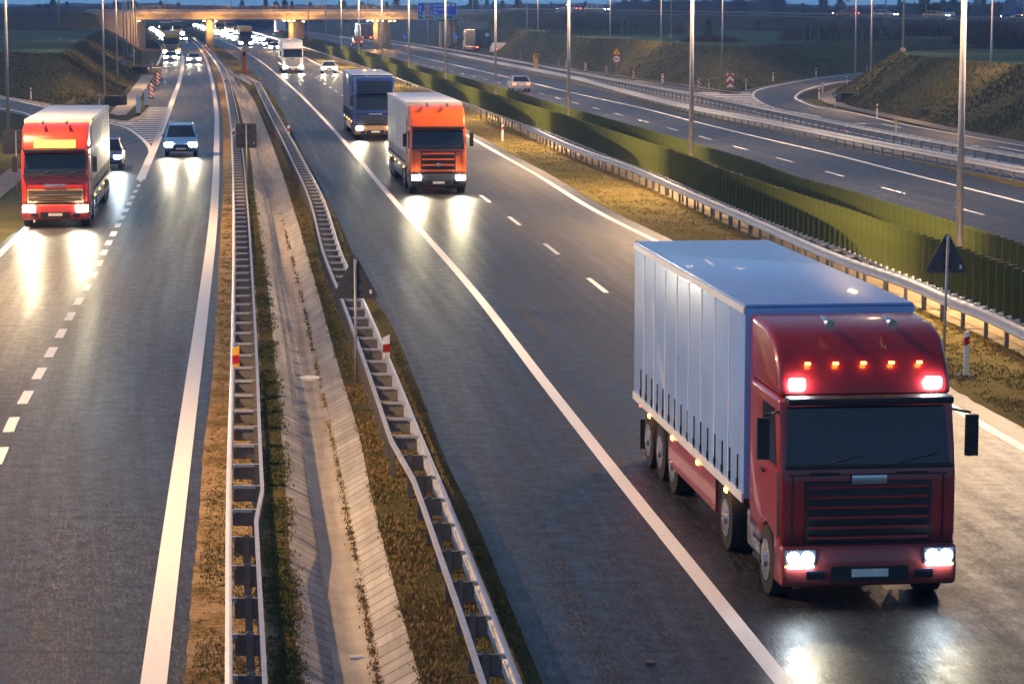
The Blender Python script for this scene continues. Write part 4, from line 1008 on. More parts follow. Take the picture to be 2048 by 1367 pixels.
def car(label,loc,rz,paint,kind='hatch',lit=0,away=False,head=M_HEAD,group=None,rails=False,hs=1.0):
    t=thing('car' if kind!='van' else 'van',label,'car' if kind!='van' else 'van',loc,rz,group)
    if kind=='van': L,bt,rtp,gy=5.2,1.15,1.95,(.95,1.75,5.05,5.15)
    elif kind=='suv': L,bt,rtp,gy=4.5,1.08,1.68,(1.15,1.85,4.05,4.40)
    else: L,bt,rtp,gy=4.3,.98,1.46,(1.15,1.95,3.55,4.15)
    w=.90 if kind!='van' else .98
    m=MB(); m.prism([(.04,.30),(-.02,.45),(0,.68),(.12,.80),(gy[0],bt-.03),(gy[0]+.2,bt),(L-.15,bt),(L-.02,bt-.15),(L,.5),(L-.06,.30)],-w,w,'x'); b=m.build('body',paint,t,bevel=.10,seg=3)
    wb,wt=w*.93,w*.74 if kind!='van' else w*.86
    V=[(-wb,gy[0],bt-.03),(wb,gy[0],bt-.03),(wb,gy[3],bt-.03),(-wb,gy[3],bt-.03),(-wt,gy[1],rtp),(wt,gy[1],rtp),(wt,gy[2],rtp),(-wt,gy[2],rtp)]
    m=MB(); m.add(V,[(0,1,5,4),(1,2,6,5),(2,3,7,6),(3,0,4,7),(4,5,6,7),(0,3,2,1)]); gl=m.build('windows',M_GLASS,t,bevel=.03)
    if kind=='van':
        for s in (-1,1):
            m=MB(); m.add([(s*(wb+.012),2.2,bt-.02),(s*(wb+.012),gy[3],bt-.02),(s*(wt+.012),gy[2],rtp),(s*(wt+.012),2.2,rtp),(s*(wb-.05),2.2,bt-.02),(s*(wb-.05),gy[3],bt-.02),(s*(wt-.05),gy[2],rtp),(s*(wt-.05),2.2,rtp)],[(0,1,2,3),(4,7,6,5),(0,4,5,1),(1,5,6,2),(2,6,7,3),(3,7,4,0)]); m.build('side_panel',paint,t)
        m=MB(); m.box((0,L-.04,1.45),(2*wb*.97,.10,.95)); m.build('rear_door',paint,t,bevel=.03)
    m=MB(); m.box((0,(gy[1]+gy[2])/2,rtp+.012),(2*wt+.04,gy[2]-gy[1]+.06,.055)); m.build('roof',paint,t,bevel=.025)
    m=MB()
    for s in (-1,1):
        m.tube([(s*wb,gy[0],bt-.03),(s*wt,gy[1],rtp)],.035,6); m.tube([(s*wb,gy[3],bt-.03),(s*wt,gy[2],rtp)],.05,6)
        mid_=(gy[1]+gy[2])/2; m.tube([(s*wb,mid_,bt-.03),(s*wt,mid_,rtp)],.03,6)
    m.build('pillars',paint,t)
    if rails:
        for s in (-1,1):
            m=MB(); m.tube([(s*wt*.95,gy[1]+.15,rtp+.04),(s*wt*.95,gy[1]+.3,rtp+.10),(s*wt*.95,gy[2]-.3,rtp+.10),(s*wt*.95,gy[2]-.15,rtp+.04)],.025,6); m.build('roof_rail',M_CHROME,t)
    m=MB(); m.box((0,-.02,.60),(.95,.05,.17)); g=m.build('grille',M_BLACK,t,bevel=.02)
    m=MB(); m.box((0,-.025,.38),(1.35,.05,.14)); m.build('air_intake',M_BLACK,t,bevel=.02)
    m=MB(); m.box((0,-.055,.46),(.52,.012,.11)); m.build('number_plate',M_PLATE,t)
    for s in (-1,1):
        m=MB(); m.box((s*w*.73,.015,.68),(.36*hs,.12,.17*hs)); m.build('headlight',M_CHROME if away else head,t,bevel=.03)
        m=MB(); m.box((s*w*.76,L-.02,bt-.22),(.34,.06,.16)); m.build('tail_light',M_TAIL,t,bevel=.02)
        m=MB(); m.box((s*(w+.10),gy[0]+.45,bt+.03),(.18,.10,.13)); m.build('mirror',paint,t,bevel=.03)
        wheel_parts(t,s*(w-.11),.85,.33,.22); wheel_parts(t,s*(w-.11),L-.85,.33,.22)
    if away:
        m=MB(); m.box((0,L+.012,.72),(.52,.012,.11)); m.build('number_plate',M_PLATE,t)
    if lit:
        for s in (-1,1): lamp_glow(t,s*w*.73,-.12,.68,lit,(.72,.9,1) if head is M_HEADC else (1,.86,.55))
    return t
C_RED=carpaint('paint_red',(.30,.010,.012)); C_RED2=carpaint('paint_bright_red',(.55,.022,.012)); C_ORG=carpaint('paint_orange',(.72,.11,.012)); C_NAVY=carpaint('paint_navy',(.016,.045,.20)); C_BLUE=carpaint('paint_blue',(.05,.22,.58)); C_WHT=carpaint('paint_white',(.76,.76,.77)); C_SIL=carpaint('paint_silver',(.45,.46,.50)); C_YEL=carpaint('paint_yellow',(.70,.40,.05)); C_TAN=carpaint('paint_tan',(.38,.22,.10)); C_DK=carpaint('paint_dark',(.03,.035,.05))
T_WHITE=grimy('trailer_white',(.74,.75,.78),.38,.2,.45,(5,5,.35)); T_CREAM=grimy('trailer_cream',(.62,.58,.50),.45,0,.5,(5,5,.35)); T_BLUE=grimy('trailer_sky_blue',(.24,.40,.74),.30,.4,.40,(5,5,.35)); T_GREY=grimy('trailer_grey',(.50,.49,.47),.5,0,.5,(5,5,.35)); T_BROWN=simple('trailer_brown',(.40,.16,.10),.5,var=.1); T_DARK=simple('trailer_dark_green',(.035,.045,.035),.5)
M_ROOFSIGN=simple('roof_sign_lit',(.8,.4,.05),.4,emit=(1,.45,.06),estr=1.6)
def rd(f,px,py):
    y=at(px,py)[1]; return f.heading(y)
# lorries on the near roads
p,r=place(1733,1212,rd(cC_dash,1500,1000)); lorry('big red lorry with a sky blue trailer in the foreground, white roof lamps lit',p,r,C_RED,T_BLUE,roof=T_BLUE,tl=10.6,lit=120,roof_lamps=True,side=T_WHITE,skirt=C_RED,head=M_HEADC,trailer_h=4.0,hs=1.1,lens=True)
p,r=place(877,388,rd(cC_dash,850,320)); lorry('orange lorry with a white roofed grey trailer in the middle of the central carriageway',p,r,C_ORG,T_GREY,roof=T_WHITE,tl=13,lit=1092,side=T_WHITE,skirt=C_DK,style=1)
p,r=place(751,280,rd(cC_dash,760,250)); lorry('navy blue lorry with a white roof close behind the orange lorry',p,r,C_NAVY,C_NAVY,roof=T_WHITE,tl=13,top=C_NAVY,upper=M_GLASS,grille=C_DK,skirt=C_TAN,lit=840,style=2,side=C_BLUE)
p,r=place(586,147,rd(cC_dash,586,140)); lorry('white lorry coming on beside the small white car',p,r,C_WHT,T_WHITE,tl=13,grille=C_SIL,lit=840,hs=1.25)
p,r=place(492,94,rd(cC_dash,500,92)); lorry('dark fronted lorry beside the first bridge pier with bright headlights',p,r,C_DK,T_CREAM,tl=13,top=C_YEL,lit=0,hs=1.6)
p,r=place(112,456,rd(cL_dash,120,450)); lorry('bright red lorry with a lit yellow roof sign on the left lane',p,r,C_RED2,T_CREAM,roof=T_WHITE,tl=14.2,sign=M_ROOFSIGN,grille=C_TAN,style=2,lit=1092,side=T_WHITE,hs=1.15)
p,r=place(343,113,.11); lorry('yellow lorry on the left road before the bridge',p,r,C_YEL,T_CREAM,tl=12,grille=C_TAN,lit=900,hs=1.5)
# cars
p,r=place(209,341,rd(cL_dash,215,340)); car('dark blue car following right behind the bright red lorry',p,r,C_NAVY,'hatch',900,head=M_HEADC)
p,r=place(362,314,rd(cL_lineR,430,314)); car('blue estate car with roof rails on the left carriageway',p,r,C_BLUE,'suv',1000,rails=True,hs=1.35)
p,r=place(388,128,rd(cL_lineR,410,128)); car('pale car behind the blue estate on the left carriageway',p,r,C_WHT,'hatch',600,hs=1.6)
p,r=place(341,124,.10); car('white car just in front of the yellow lorry',p,r,C_WHT,'hatch',600,hs=1.6)
p,r=place(365,84,.13); car('white car behind the yellow lorry under the bridge',p,r,C_WHT,'hatch',0,hs=1.8)
p,r=place(659,148,rd(cC_lineR,660,148)); car('small white car to the right of the white lorry',p,r,C_WHT,'hatch',800,hs=1.6)
p,r=place(537,95,rd(cC_dash,540,95)); car('dark car with bright lamps far up the central carriageway',p,r,C_DK,'hatch',0,hs=2.0)
p,r=place(549,102,rd(cC_dash,560,102)); car('silver car half hidden behind the white lorry',p,r,C_SIL,'hatch',0,hs=1.8)
p,r=place(1043,184,rd(cR_dash,1060,184),True,4.3); car('silver car with red tail lamps driving away on the right carriageway',p,r,C_SIL,'hatch',0,away=True)
p,r=place(716,93,rd(cR_dash,720,93),True,5.2); car('cream van driving away in front of the brown lorry tail',p,r,C_YEL,'van',0,away=True)
p,r=place(733,84,rd(cR_line,720,84),True,15.7); lorry('lorry with a brown tail driving away near the bridge',p,r,C_WHT,T_WHITE,roof=T_WHITE,tl=13,away=True,cover=T_BROWN)
p,r=place(562,70,rd(cR_dash,640,80),True,15.7); lorry('white lorry driving away behind the lit second pier',p,r,C_WHT,T_WHITE,tl=13,away=True)
p,r=place(966,106,.20,True,12.5); t=lorry('dark box lorry with a round rear sign driving away on the collector road',p,r,C_WHT,T_DARK,tl=9.5,away=True)
m=MB(); m.prism([(a,b+3.1) for a,b in disc(.36)],12.06,12.10,'y'); o=m.build('round_sign',M_SW,t); o.location=(-.8,0,0)
p,r=place(1001,110,.18,True,5.2); car('white van with red tail lamps following the dark box lorry',p,r,C_WHT,'van',0,away=True)

# far queue beyond the bridge
far=[]
for d,y0_,st in ((-5.6,655,38),(-2.0,690,41)):
    for k in range(8): far.append((cL_lineR,d,y0_+st*k,'lorry' if (k*7+int(y0_))%5==0 else 'car'))
for d,y0_,st in ((1.9,590,36),(-1.9,628,39)):
    for k in range(10): far.append((cC_dash,d,y0_+st*k,'lorry' if (k*7+int(y0_))%6==1 else 'car'))
nm=['first','second','third','fourth','fifth','sixth','seventh','eighth','ninth','tenth','eleventh','twelfth','thirteenth']
base_lorry=None; base_car=None; fl_l='far oncoming lorry in the glare beyond the bridge'; fl_c='far oncoming car in the glare beyond the bridge'
M_FAR=simple('far_headlamp_lit',(1,1,1),.2,emit=(1,.94,.8),estr=110)
for f,d,y,k in far:
    loc=(float(f(y))+d,y,0); rz=f.heading(y)
    if k=='lorry':
        if base_lorry is None: base_lorry=lorry(fl_l,loc,rz,C_YEL,T_CREAM,tl=12,head=M_FAR,hs=3.0,group='far oncoming lorries')
        else: o=copy_tree(base_lorry); o.location=loc; o.rotation_euler=(0,0,rz)
    else:
        if base_car is None: base_car=car(fl_c,loc,rz,C_SIL,'hatch',head=M_FAR,hs=3.0,group='far oncoming cars')
        else: o=copy_tree(base_car); o.location=loc; o.rotation_euler=(0,0,rz)

# ================================================================== the overpass
BY=500.0
def bx(px): return (px-W_/2)/F*BY
t=thing('overpass_bridge','concrete road bridge with a lit railing crossing over all the carriageways','bridge',(bx(580),BY,0)); ox=bx(580)
xl,xr=bx(178),bx(1003)
m=MB(); m.box(((xl+xr)/2-ox,6,5.92),(xr-xl,11,.84)); m.build('girder',M_CONC2,t)
m=MB(); m.box(((xl+xr)/2-ox,6,6.46),(xr-xl+2,12.6,.26)); m.build('deck',M_CONC2,t)
m=MB()
n=66
for k in range(n):
    a=xl-1+(xr-xl+2)*k/n; m.box((a+(xr-xl+2)/n/2-ox,-.36,6.70),((xr-xl+2)/n-.03,.18,.62))
m.build('parapet_beam',M_CONC2,t)
for yy in (-.25,12.1):
    m=MB(); L=xr-xl+10
    for z in (7.35,7.70,8.02): m.box(((xl+xr)/2-ox,yy,z),(L,.05,.05))
    k=xl-5
    while k<xr+5: m.box((k-ox,yy,7.5),(.06,.07,1.06)); k+=1.6
    m.build('railing',M_POST,t)
m=MB(); m.box(((xl+xr)/2-ox,1.2,7.25),(xr-xl,.08,.32)); k=xl
while k<xr: m.box((k-ox,1.25,6.95),(.08,.08,.7)); k+=2
m.build('crash_rail',M_STEEL,t)
for cols in ([(424,0.9),(424,9.5)],[(585,1.0),(592,4),(599,7),(606,10.5)],[(753,1.0),(761,4),(769,7),(778,10.5)],[(884,1.0),(892,4),(901,7),(911,10.5)]):
    for px,dy in cols:
        x=(px-W_/2)/F*(BY+dy)
        m=MB(); m.tube([(x-ox,dy,-.1),(x-ox,dy,5.5)],.48 if len(cols)>2 else .8,14); c=m.build('pier_column',M_CONC2,t)
        m=MB(); m.box((x-ox,dy,5.33),(1.5,1.2,.34)); m.build('bearing_block',M_CONC_DK,c)
for a,b in ((bx(150),bx(277)),(bx(928),bx(1012))):
    m=MB(); m.box(((a+b)/2-ox,7,2.9),(b-a,11.6,5.9)); w=m.build('abutment',M_CONC2,t)
# lamps slung under the deck and their light on the columns
def under(px,z,n,label,e):
    x=(px-W_/2)/F*(BY-1.2); tt=thing('bridge_lamp',label,'lamp',(x,BY-1.2,z),group='sodium lamps under the bridge')
    for k in range(n):
        m=MB(); m.box((k*.9-(n-1)*.45,0,.10),(.5,.3,.10)); hd=m.build('housing',M_POST,tt)
        m=MB(); m.box((k*.9-(n-1)*.45,-.03,.02),(.42,.26,.08)); m.build('lens',M_SODIUM,hd)
    m=MB(); m.box((0,.4,.2),(n*.9,.06,.08)); m.build('bracket',M_POST,tt)
    L=bpy.data.lights.new('bridge_lamp_light','POINT'); L.energy=e*.5; L.color=(1,.44,.09); L.shadow_soft_size=.5
    o=bpy.data.objects.new('bridge_lamp_light',L); COL.objects.link(o); o.parent=tt; o.location=(0,-.9,-.75)
under(581,5.25,3,'row of sodium lamps left of the second pier under the bridge',1900)
under(610,5.1,1,'single sodium lamp right of the second pier under the bridge',1300)
under(752,5.25,4,'row of sodium lamps left of the third pier under the bridge',1700)
under(786,5.2,2,'pair of sodium lamps right of the third pier under the bridge',1100)
under(413,5.2,1,'sodium lamp on the left of the first pier by the left carriageway',1500)
under(436,5.2,1,'sodium lamp on the right of the first pier by the ditch',1000)
under(283,5.2,1,'sodium lamp at the corner of the left abutment',1500)
for k,px in enumerate((340,470,560,650,740)):
    x=(px-W_/2)/F*(BY+14); lamp_post('short lamp post on the bridge deck, %s from the left'%['first','second','third','fourth','fifth'][k],x,BY+11,6.5,9.0,.09,.05,(-1,),'lamp posts on the bridge deck')
    L=bpy.data.lights.new('fascia_light','POINT'); L.energy=620; L.color=(1,.46,.10); L.shadow_soft_size=.4  # unseen light added before the fascia to colour it, away from the lamp heads
    lo=bpy.data.objects.new('fascia_light',L); COL.objects.link(lo); lo.location=(x,BY-2.4,9.4)

# upper road on its embankment, both sides of the bridge
UH=6.85
up=[(1003,500,6.85),(1100,493,6.77),(1300,482,6.53),(1500,472,6.27),(1700,462,5.95),(1900,452,5.63),(2048,444,5.42),(2400,425,5.0)]
U=catmull([((p[0]-W_/2)/F*p[1],p[1],p[2]) for p in up],4)
def embank(name,P,w,drop,slope,mat,side=-1):
    mb1=MB(); mb2=MB()
    for i,p in enumerate(P):
        d=(P[min(i+1,len(P)-1)]-P[max(i-1,0)]); d.z=0; d.normalize(); n=Vector((d.y,-d.x,0))
        a=p; b=p-n*w; c=p+n*slope; e=b-n*slope
        mb1.v+= [(a.x,a.y,p.z),(b.x,b.y,p.z)]; mb2.v+=[(a.x,a.y,p.z-.01),(c.x,c.y,UH-drop),(b.x,b.y,p.z-.01),(e.x,e.y,UH-drop)]
    for i in range(len(P)-1):
        mb1.f.append([2*i,2*i+1,2*i+3,2*i+2]); mb1.mi.append(0); mb1.sm.append(False)
        mb2.f.append([4*i,4*i+1,4*i+5,4*i+4]); mb2.mi.append(0); mb2.sm.append(False)
        mb2.f.append([4*i+2,4*i+3,4*i+7,4*i+6]); mb2.mi.append(0); mb2.sm.append(False)
    struct(mb1.build('upper_road',M_AS2)); struct(mb2.build(name,mat))
embank('road_embankment',U,11,2.8,5.5,M_EMB)
UL=[Vector((x,BY-.2+(-(x-bx(178)))*.0,UH)) for x in np.linspace(bx(-900),bx(178),30)]
embank('road_embankment',UL,12,2.8,6,M_EMB)
loft('abutment_slope',[(bx(1003),BY-1,UH),(bx(1020),BY-1,UH),(bx(1040),BY-.5,UH)],[(bx(960),BY-14,PH-2.2),(bx(1010),BY-12,PH-.1),(bx(1075),BY-8,PH-.1)],M_BANK,4)
loft('abutment_slope',[(bx(150),BY-1,UH),(bx(178),BY-.9,UH),(bx(196),BY-.8,UH-.4)],[(bx(120),BY-8,PH-.1),(bx(190),BY-8,PH-.1),(bx(222),BY-6,PH-.3)],M_BANK,4)
def road_barrier(label,P,off=.3):
    t=thing('road_barrier',label,'guardrail',tuple(P[0])); o0=P[0]; m=MB(); pm=MB(); acc=0
    for i in range(len(P)-1):
        a=P[i]-o0; b=P[i+1]-o0; d=b-a; m.box(((a.x+b.x)/2,(a.y+b.y)/2,.62+(a.z+b.z)/2),(d.length+.02,.08,.30),0,math.atan2(d.y,d.x))
        pm.box((a.x,a.y+.06,.3+a.z),(.09,.09,.75))
    m.build('beam',M_POST,t); m=pm.build('post',M_POST,t); m['kind']='stuff'
road_barrier('dark guardrail along the upper road at right',U); road_barrier('dark guardrail along the upper road at left',UL)
# vehicles on the upper road
def upv(px,lane,kind,label,paint,**k):
    d=[(abs(proj(p.x,p.y,UH+.6)[0]-px),i) for i,p in enumerate(U)]; i=min(d)[1]; i=min(max(i,1),len(U)-2)
    dv=(U[i+1]-U[i-1]).normalized(); n=Vector((dv.y,-dv.x,0)); q=U[i]-n*lane
    rz=math.atan2(-dv.x,dv.y) if lane<5 else math.atan2(dv.x,-dv.y)
    return (lorry if kind=='lorry' else car)(label,(q.x,q.y,U[i].z),rz,paint,**k)
upv(1985,3,'lorry','dark blue lorry on the upper road at the right edge',C_NAVY,trailer=C_NAVY,roof=T_WHITE,tl=13)
upv(1640,3,'car','car with red lamps on the upper road between the small trees',C_RED)
upv(1748,7.5,'car','white car on the upper road left of the tall lamp posts',C_WHT)
upv(1880,7.5,'car','yellow car on the upper road below the round topped sign',C_YEL)
upv(1090,3,'car','silver car on the upper road right of the bridge',C_SIL)
upv(1200,7.5,'van','white van on the upper road at the tall lamp post',C_WHT,kind='van') if False else None
upv(1190,7.5,'car','white van on the upper road right of the bridge, near the bushes',C_WHT)

# ================================================================== vegetation
def twig_tree(h, spread, levels=4, seed=1, trunk=.16, leafy=0.0, upright=.6):
    rnd=random.Random(seed); tr=MB(); cr=MB()
    def br(p,d,L,r,lv):
        q=p+d*L
        (tr if lv>=levels-1 else cr).tube([p,p+d*L*.5+Vector((rnd.uniform(-1,1),rnd.uniform(-1,1),0))*L*.05,q],[r,r*.8,r*.55],5 if lv>=levels-1 else 3,0,False)
        if lv==0:
            for _ in range(5):
                a=q-d*L*rnd.random(); e=Vector((rnd.gauss(0,1),rnd.gauss(0,1),rnd.gauss(.5,.6))).normalized()
                s=e.cross(Vector((rnd.random(),rnd.random(),rnd.random()))).normalized()*(.012+.02*leafy)*h/8
                l=h*rnd.uniform(.05,.10)
                cr.add([a-s,a+s,a+e*l],[(0,1,2)],0)
                if leafy:
                    for _k in range(int(3*leafy)):
                        c=a+Vector((rnd.gauss(0,1),rnd.gauss(0,1),rnd.gauss(0,1)))*h*.025
                        u=Vector((rnd.gauss(0,1),rnd.gauss(0,1),rnd.gauss(0,1))).normalized()*h*.017; v=u.orthogonal().normalized()*h*.012
                        cr.add([c-u,c+v,c+u,c-v],[(0,1,2,3)],1)
            return
        n=rnd.choice((3,4,4))+ (2 if lv==levels else 0)
        for k in range(n):
            t_=rnd.uniform(.45,1) if lv<levels else rnd.uniform(.35,1)
            a=p+d*L*t_; e=(d*upright+Vector((rnd.gauss(0,1),rnd.gauss(0,1),rnd.uniform(-.1,.7)))*spread).normalized()
            br(a,e,L*rnd.uniform(.5,.74),r*.5,lv-1)
    br(Vector((0,0,-.2)),Vector((rnd.uniform(-.05,.05),rnd.uniform(-.05,.05),1)),h*.42,trunk,levels)
    return tr,cr
M_BARK=simple('bark',(.05,.04,.035),.9,var=.3); M_TWIG=simple('twig',(.045,.038,.034),.9,var=.3); M_LEAF=simple('leaf',(.035,.055,.024),.7,var=.4,nscale=1.5); M_NEEDLE=simple('needle',(.018,.035,.02),.8,var=.4,nscale=2); M_BUSH=simple('bush_twig',(.045,.03,.026),.9,var=.3)
def conifer(h,w,seed):
    rnd=random.Random(seed); tr=MB(); cr=MB(); tr.tube([(0,0,-.2),(0,0,h*.95)],[h*.03,h*.006],6)
    for k in range(int(190)):
        z=h*(.12+.86*(k/190)); rr=w*(1-(z/h)**1.15)*rnd.uniform(.65,1.1)+.05; a=rnd.uniform(0,6.283)
        tip=Vector((rr*math.cos(a),rr*math.sin(a),z-rr*.12+rnd.uniform(-.1,.25))); base=Vector((0,0,z))
        d=(tip-base)
        for q in range(7):
            c=base+d*((q+1)/7)+Vector((rnd.gauss(0,.06),rnd.gauss(0,.06),rnd.gauss(0,.06)))*w
            u=(d.normalized()+Vector((rnd.gauss(0,.5),rnd.gauss(0,.5),rnd.gauss(.3,.4)))).normalized()*h*.055; v=u.orthogonal().normalized()*h*.016
            cr.add([c-v,c+v,c+u],[(0,1,2)],0)
    return tr,cr
def scrub(w,h,seed,n=420):
    rnd=random.Random(seed); m=MB()
    for k in range(n):
        x=rnd.uniform(-w/2,w/2); y=rnd.uniform(-1.6,1.6); hh=h*rnd.uniform(.45,1.0)*(1-.6*abs(2*x/w)**3)
        top=Vector((x+rnd.gauss(0,.35),y+rnd.gauss(0,.35),hh)); b=Vector((x,y,-.1)); m.tube([b,top],[.03,.008],3,0,False)
        for q in range(5):
            s=rnd.uniform(.3,1); p=b+(top-b)*s; e=Vector((rnd.gauss(0,.5),rnd.gauss(0,.5),.6)).normalized()*hh*.25; sd=e.orthogonal().normalized()*.025
            m.add([p-sd,p+sd,p+e],[(0,1,2)])
    return m
PROTO={}
def plant(kind,label,px,py,h,hz,group=None,s=1.0,cat='tree'):
    x,y,_=at(px,py,hz)
    t=thing(kind[0],label,cat,(x,y,hz),random.uniform(0,6.28),group)
    if kind not in PROTO:
        if kind[1]=='bare': a,b=twig_tree(8,.75,4,kind[2],leafy=0)
        elif kind[1]=='leaf': a,b=twig_tree(8,.8,4,kind[2],leafy=.9)
        elif kind[1]=='con': a,b=conifer(8,2.6,kind[2])
        elif kind[1]=='pine': a,b=twig_tree(8,.95,4,kind[2],leafy=1.4,upright=.4)
        mats={'bare':[M_TWIG,M_TWIG],'leaf':[M_TWIG,M_LEAF],'con':[M_NEEDLE],'pine':[M_TWIG,M_NEEDLE]}[kind[1]]
        PROTO[kind]=(a.mesh('trunk',M_BARK),b.mesh('crown',mats))
    a,b=PROTO[kind]; link('trunk',a,t); link('crown',b,t); t.scale=(s*h/8,s*h/8,h/8); return t
plant(('pine_tree','pine',3),'small round pine on the field left of the spruce',1361,80,2.6,PH,s=.9)
plant(('spruce_tree','con',4),'dark spruce in low bushes on the right field',1416,82,2.6,PH)
plant(('bare_tree','bare',6),'dark bushy tree standing alone on the far field',1515,68,2.8,PH,s=1.3)
def road_tree(k,l,px,py,top,Y,sp):
    h=(py-top)*Y/F; t=plant(k,l,1000,60,h,PH,None,sp); t.location=((px-W_/2)/F*Y,Y,CH-(py-YH)*Y/F)
road_tree(('leafy_tree','leaf',8),'leafy tree beside the tall lamp post on the upper road at right',1918,52,-2,462,1.0)
road_tree(('leafy_tree','leaf',9),'wide leafy tree behind the round topped sign on the upper road',1862,44,-8,480,1.5)
road_tree(('leafy_tree','leaf',8),'small leafy tree on the skyline behind the upper road cars',1601,34,14,480,1.2)
road_tree(('leafy_tree','leaf',9),'tiny leafy tree right of the small skyline tree',1655,34,15,480,.8)
def far_tree(lbl,px,Y,h,k,s=1.0,grp=None):
    kinds=[('bare_tree','bare',6),('bare_tree','bare',12),('leafy_tree','leaf',9),('spruce_tree','con',5)]
    x=(px-W_/2)/F*Y; z=2.0
    t=plant(kinds[k],lbl,1000,60,h,PH,grp,s); t.location=(x,Y,z); return t
L_b='bare tree in the hazy row on the horizon'; L_l='leafy tree in the hazy row on the horizon'; L_s='spruce in the hazy row on the horizon'
rr=random.Random(5)
px=-60
while px<2120:
    Y=rr.uniform(760,1150)
    topy = 3 if px<700 else (1 if px<1240 else (-14 if px<1560 else (2 if px<1800 else -8)))
    topy += rr.uniform(-5,6)
    hgt=max(4.5,CH-2.0-(topy-YH)*Y/F)
    k=rr.choice((0,1,2,2,3) if px<1240 else (0,2,1,2,3))
    far_tree([L_b,L_b,L_l,L_s][k],px,Y,hgt,k,rr.uniform(.9,1.7),['bare trees on the horizon','bare trees on the horizon','leafy trees on the horizon','spruces on the horizon'][k])
    px+=rr.uniform(4.5,9)
def bush(label,px,py,w,h,hz,seed):
    x,y,_=at(px,py,hz); o=scrub(w,h,seed).build('bush',M_BUSH); o.location=(x,y,hz); tag(o,label,'bush')
bush('long brown thicket on the right field before the upper road',1680,80,15,2.2,PH,1)
bush('brown thicket by the lamp post left of the small pine',1230,67,20,2.4,PH,2)
bush('dark low bushes around the foot of the spruce',1425,83,7,.8,PH,3)
bush('low dark hedge under the left end of the upper road at right',1150,60,14,2.2,PH,4)
bush('dark bushes right of the long thicket',1850,72,8,2.0,PH,5)
bush('dark bushes by the big right lamp post on the mound field',1985,86,9,2.4,PH,6)
bush('thin thicket under the upper road left of the leafy tree',1960,60,12,2.2,PH,7)
# round topped sign and others by the upper road
def small_sign(label,px,py,kind,mat,h=3.2):
    x=(px-W_/2)/F*466; y=466; z_=CH-(py-YH)*466/F; t=thing('upper_road_sign',label,'road sign',(x,y,z_)); m=MB(); m.tube([(0,.05,-2),(0,.05,h)],.05,6); m.build('post',M_POLE,t)
    m=MB()
    if kind=='round': m.prism([(a*.8,b*.8+h-.4) for a,b in disc(.9)],0,.05,'y')
    elif kind=='rect': m.box((0,0,h-.3),(2.6,.06,1.2))
    else: m.prism([(0,h+.6),(-.5,h-.2),(0,h-1.0),(.5,h-.2)],0,.05,'y')
    m.build('plate',mat,t)
small_sign('round pale sign on a post beside the upper road',1846,41,'round',M_SIGNBACK,4.0); small_sign('white and blue arrow board beside the upper road',1889,40,'rect',M_SW,1.1); small_sign('yellow diamond sign on the upper road between the cars',1690,36,'diam',M_SY,3.6)

# ---- litter in the ditch
def bag():
    x,y,_=at(622,757,-DD-.03); bm=bmesh.new(); bmesh.ops.create_icosphere(bm,subdivisions=3,radius=.2)
    for v in bm.verts:
        n=math.sin(v.co.x*31)*math.cos(v.co.y*27)*.035+random.uniform(-.02,.02); v.co=Vector((v.co.x*1.5,v.co.y*.9,max(0,v.co.z*.35+.04)))*(1+n*4)
    me=bpy.data.meshes.new('plastic_bag'); bm.to_mesh(me); bm.free(); me.materials.append(M_WHITE); o=bpy.data.objects.new('plastic_bag',me); COL.objects.link(o); o.location=(x,y,-DD-.07); tag(o,'crumpled white plastic bag lying across the ditch channel','litter')
bag()
for px,py,n,l,c in ((713,1312,'drink_can','white drink can lying in the ditch near the bottom','can'),(690,1132,'paper_scrap','small white scrap in the ditch channel above the can','litter'),(1301,1326,'stone','pale flat stone on the hard shoulder at the bottom','stone')):
    x,y,_=at(px,py,-DD-.03 if px<1000 else 0); m=MB()
    if n=='drink_can': m.tube([(-.09,0,.035),(.09,.01,.035)],.035,12); mm=M_WHITE
    elif n=='stone': m.prism([(-.06,-.03),(.05,-.04),(.07,.02),(-.02,.05)],0,.035,'z'); mm=M_GRAVEL
    else: m.prism([(-.05,-.03),(.05,-.02),(.04,.03),(-.04,.035)],0,.02,'z'); mm=M_WHITE
    o=m.build(n,mm,bevel=.006); o.location=(x,y,-DD-.085 if px<1000 else .0); tag(o,l,c)
# drain headwalls at the bank feet
for px,py,h,l in [(226,211,.3,'dark drain headwall at the tip of the left bank'),(276,146,.3,'dark drain headwall on the left bank below the lamp posts'),(1410,171,.3,'dark drain headwall at the foot of the right bank beside the striped board'),(1697,205,.3,'dark drain headwall at the foot of the mound by the lamp post'),(1860,240,.3,'dark drain headwall lower on the mound foot'),(1078,113,.3,'dark drain headwall behind the yellow call box')]:
    x,y,_=at(px,py,0); t=thing('drain_headwall',l,'drain',(x,y,0),R(20 if px>1000 else -20)); m=MB(); m.box((0,.5,.35),(1.5,1.2,.9)); m.build('wall',M_CONC_DK,t,bevel=.04); m=MB(); m.box((0,-.12,.30),(1.0,.05,.55)); m.build('opening',M_BLACK,t)

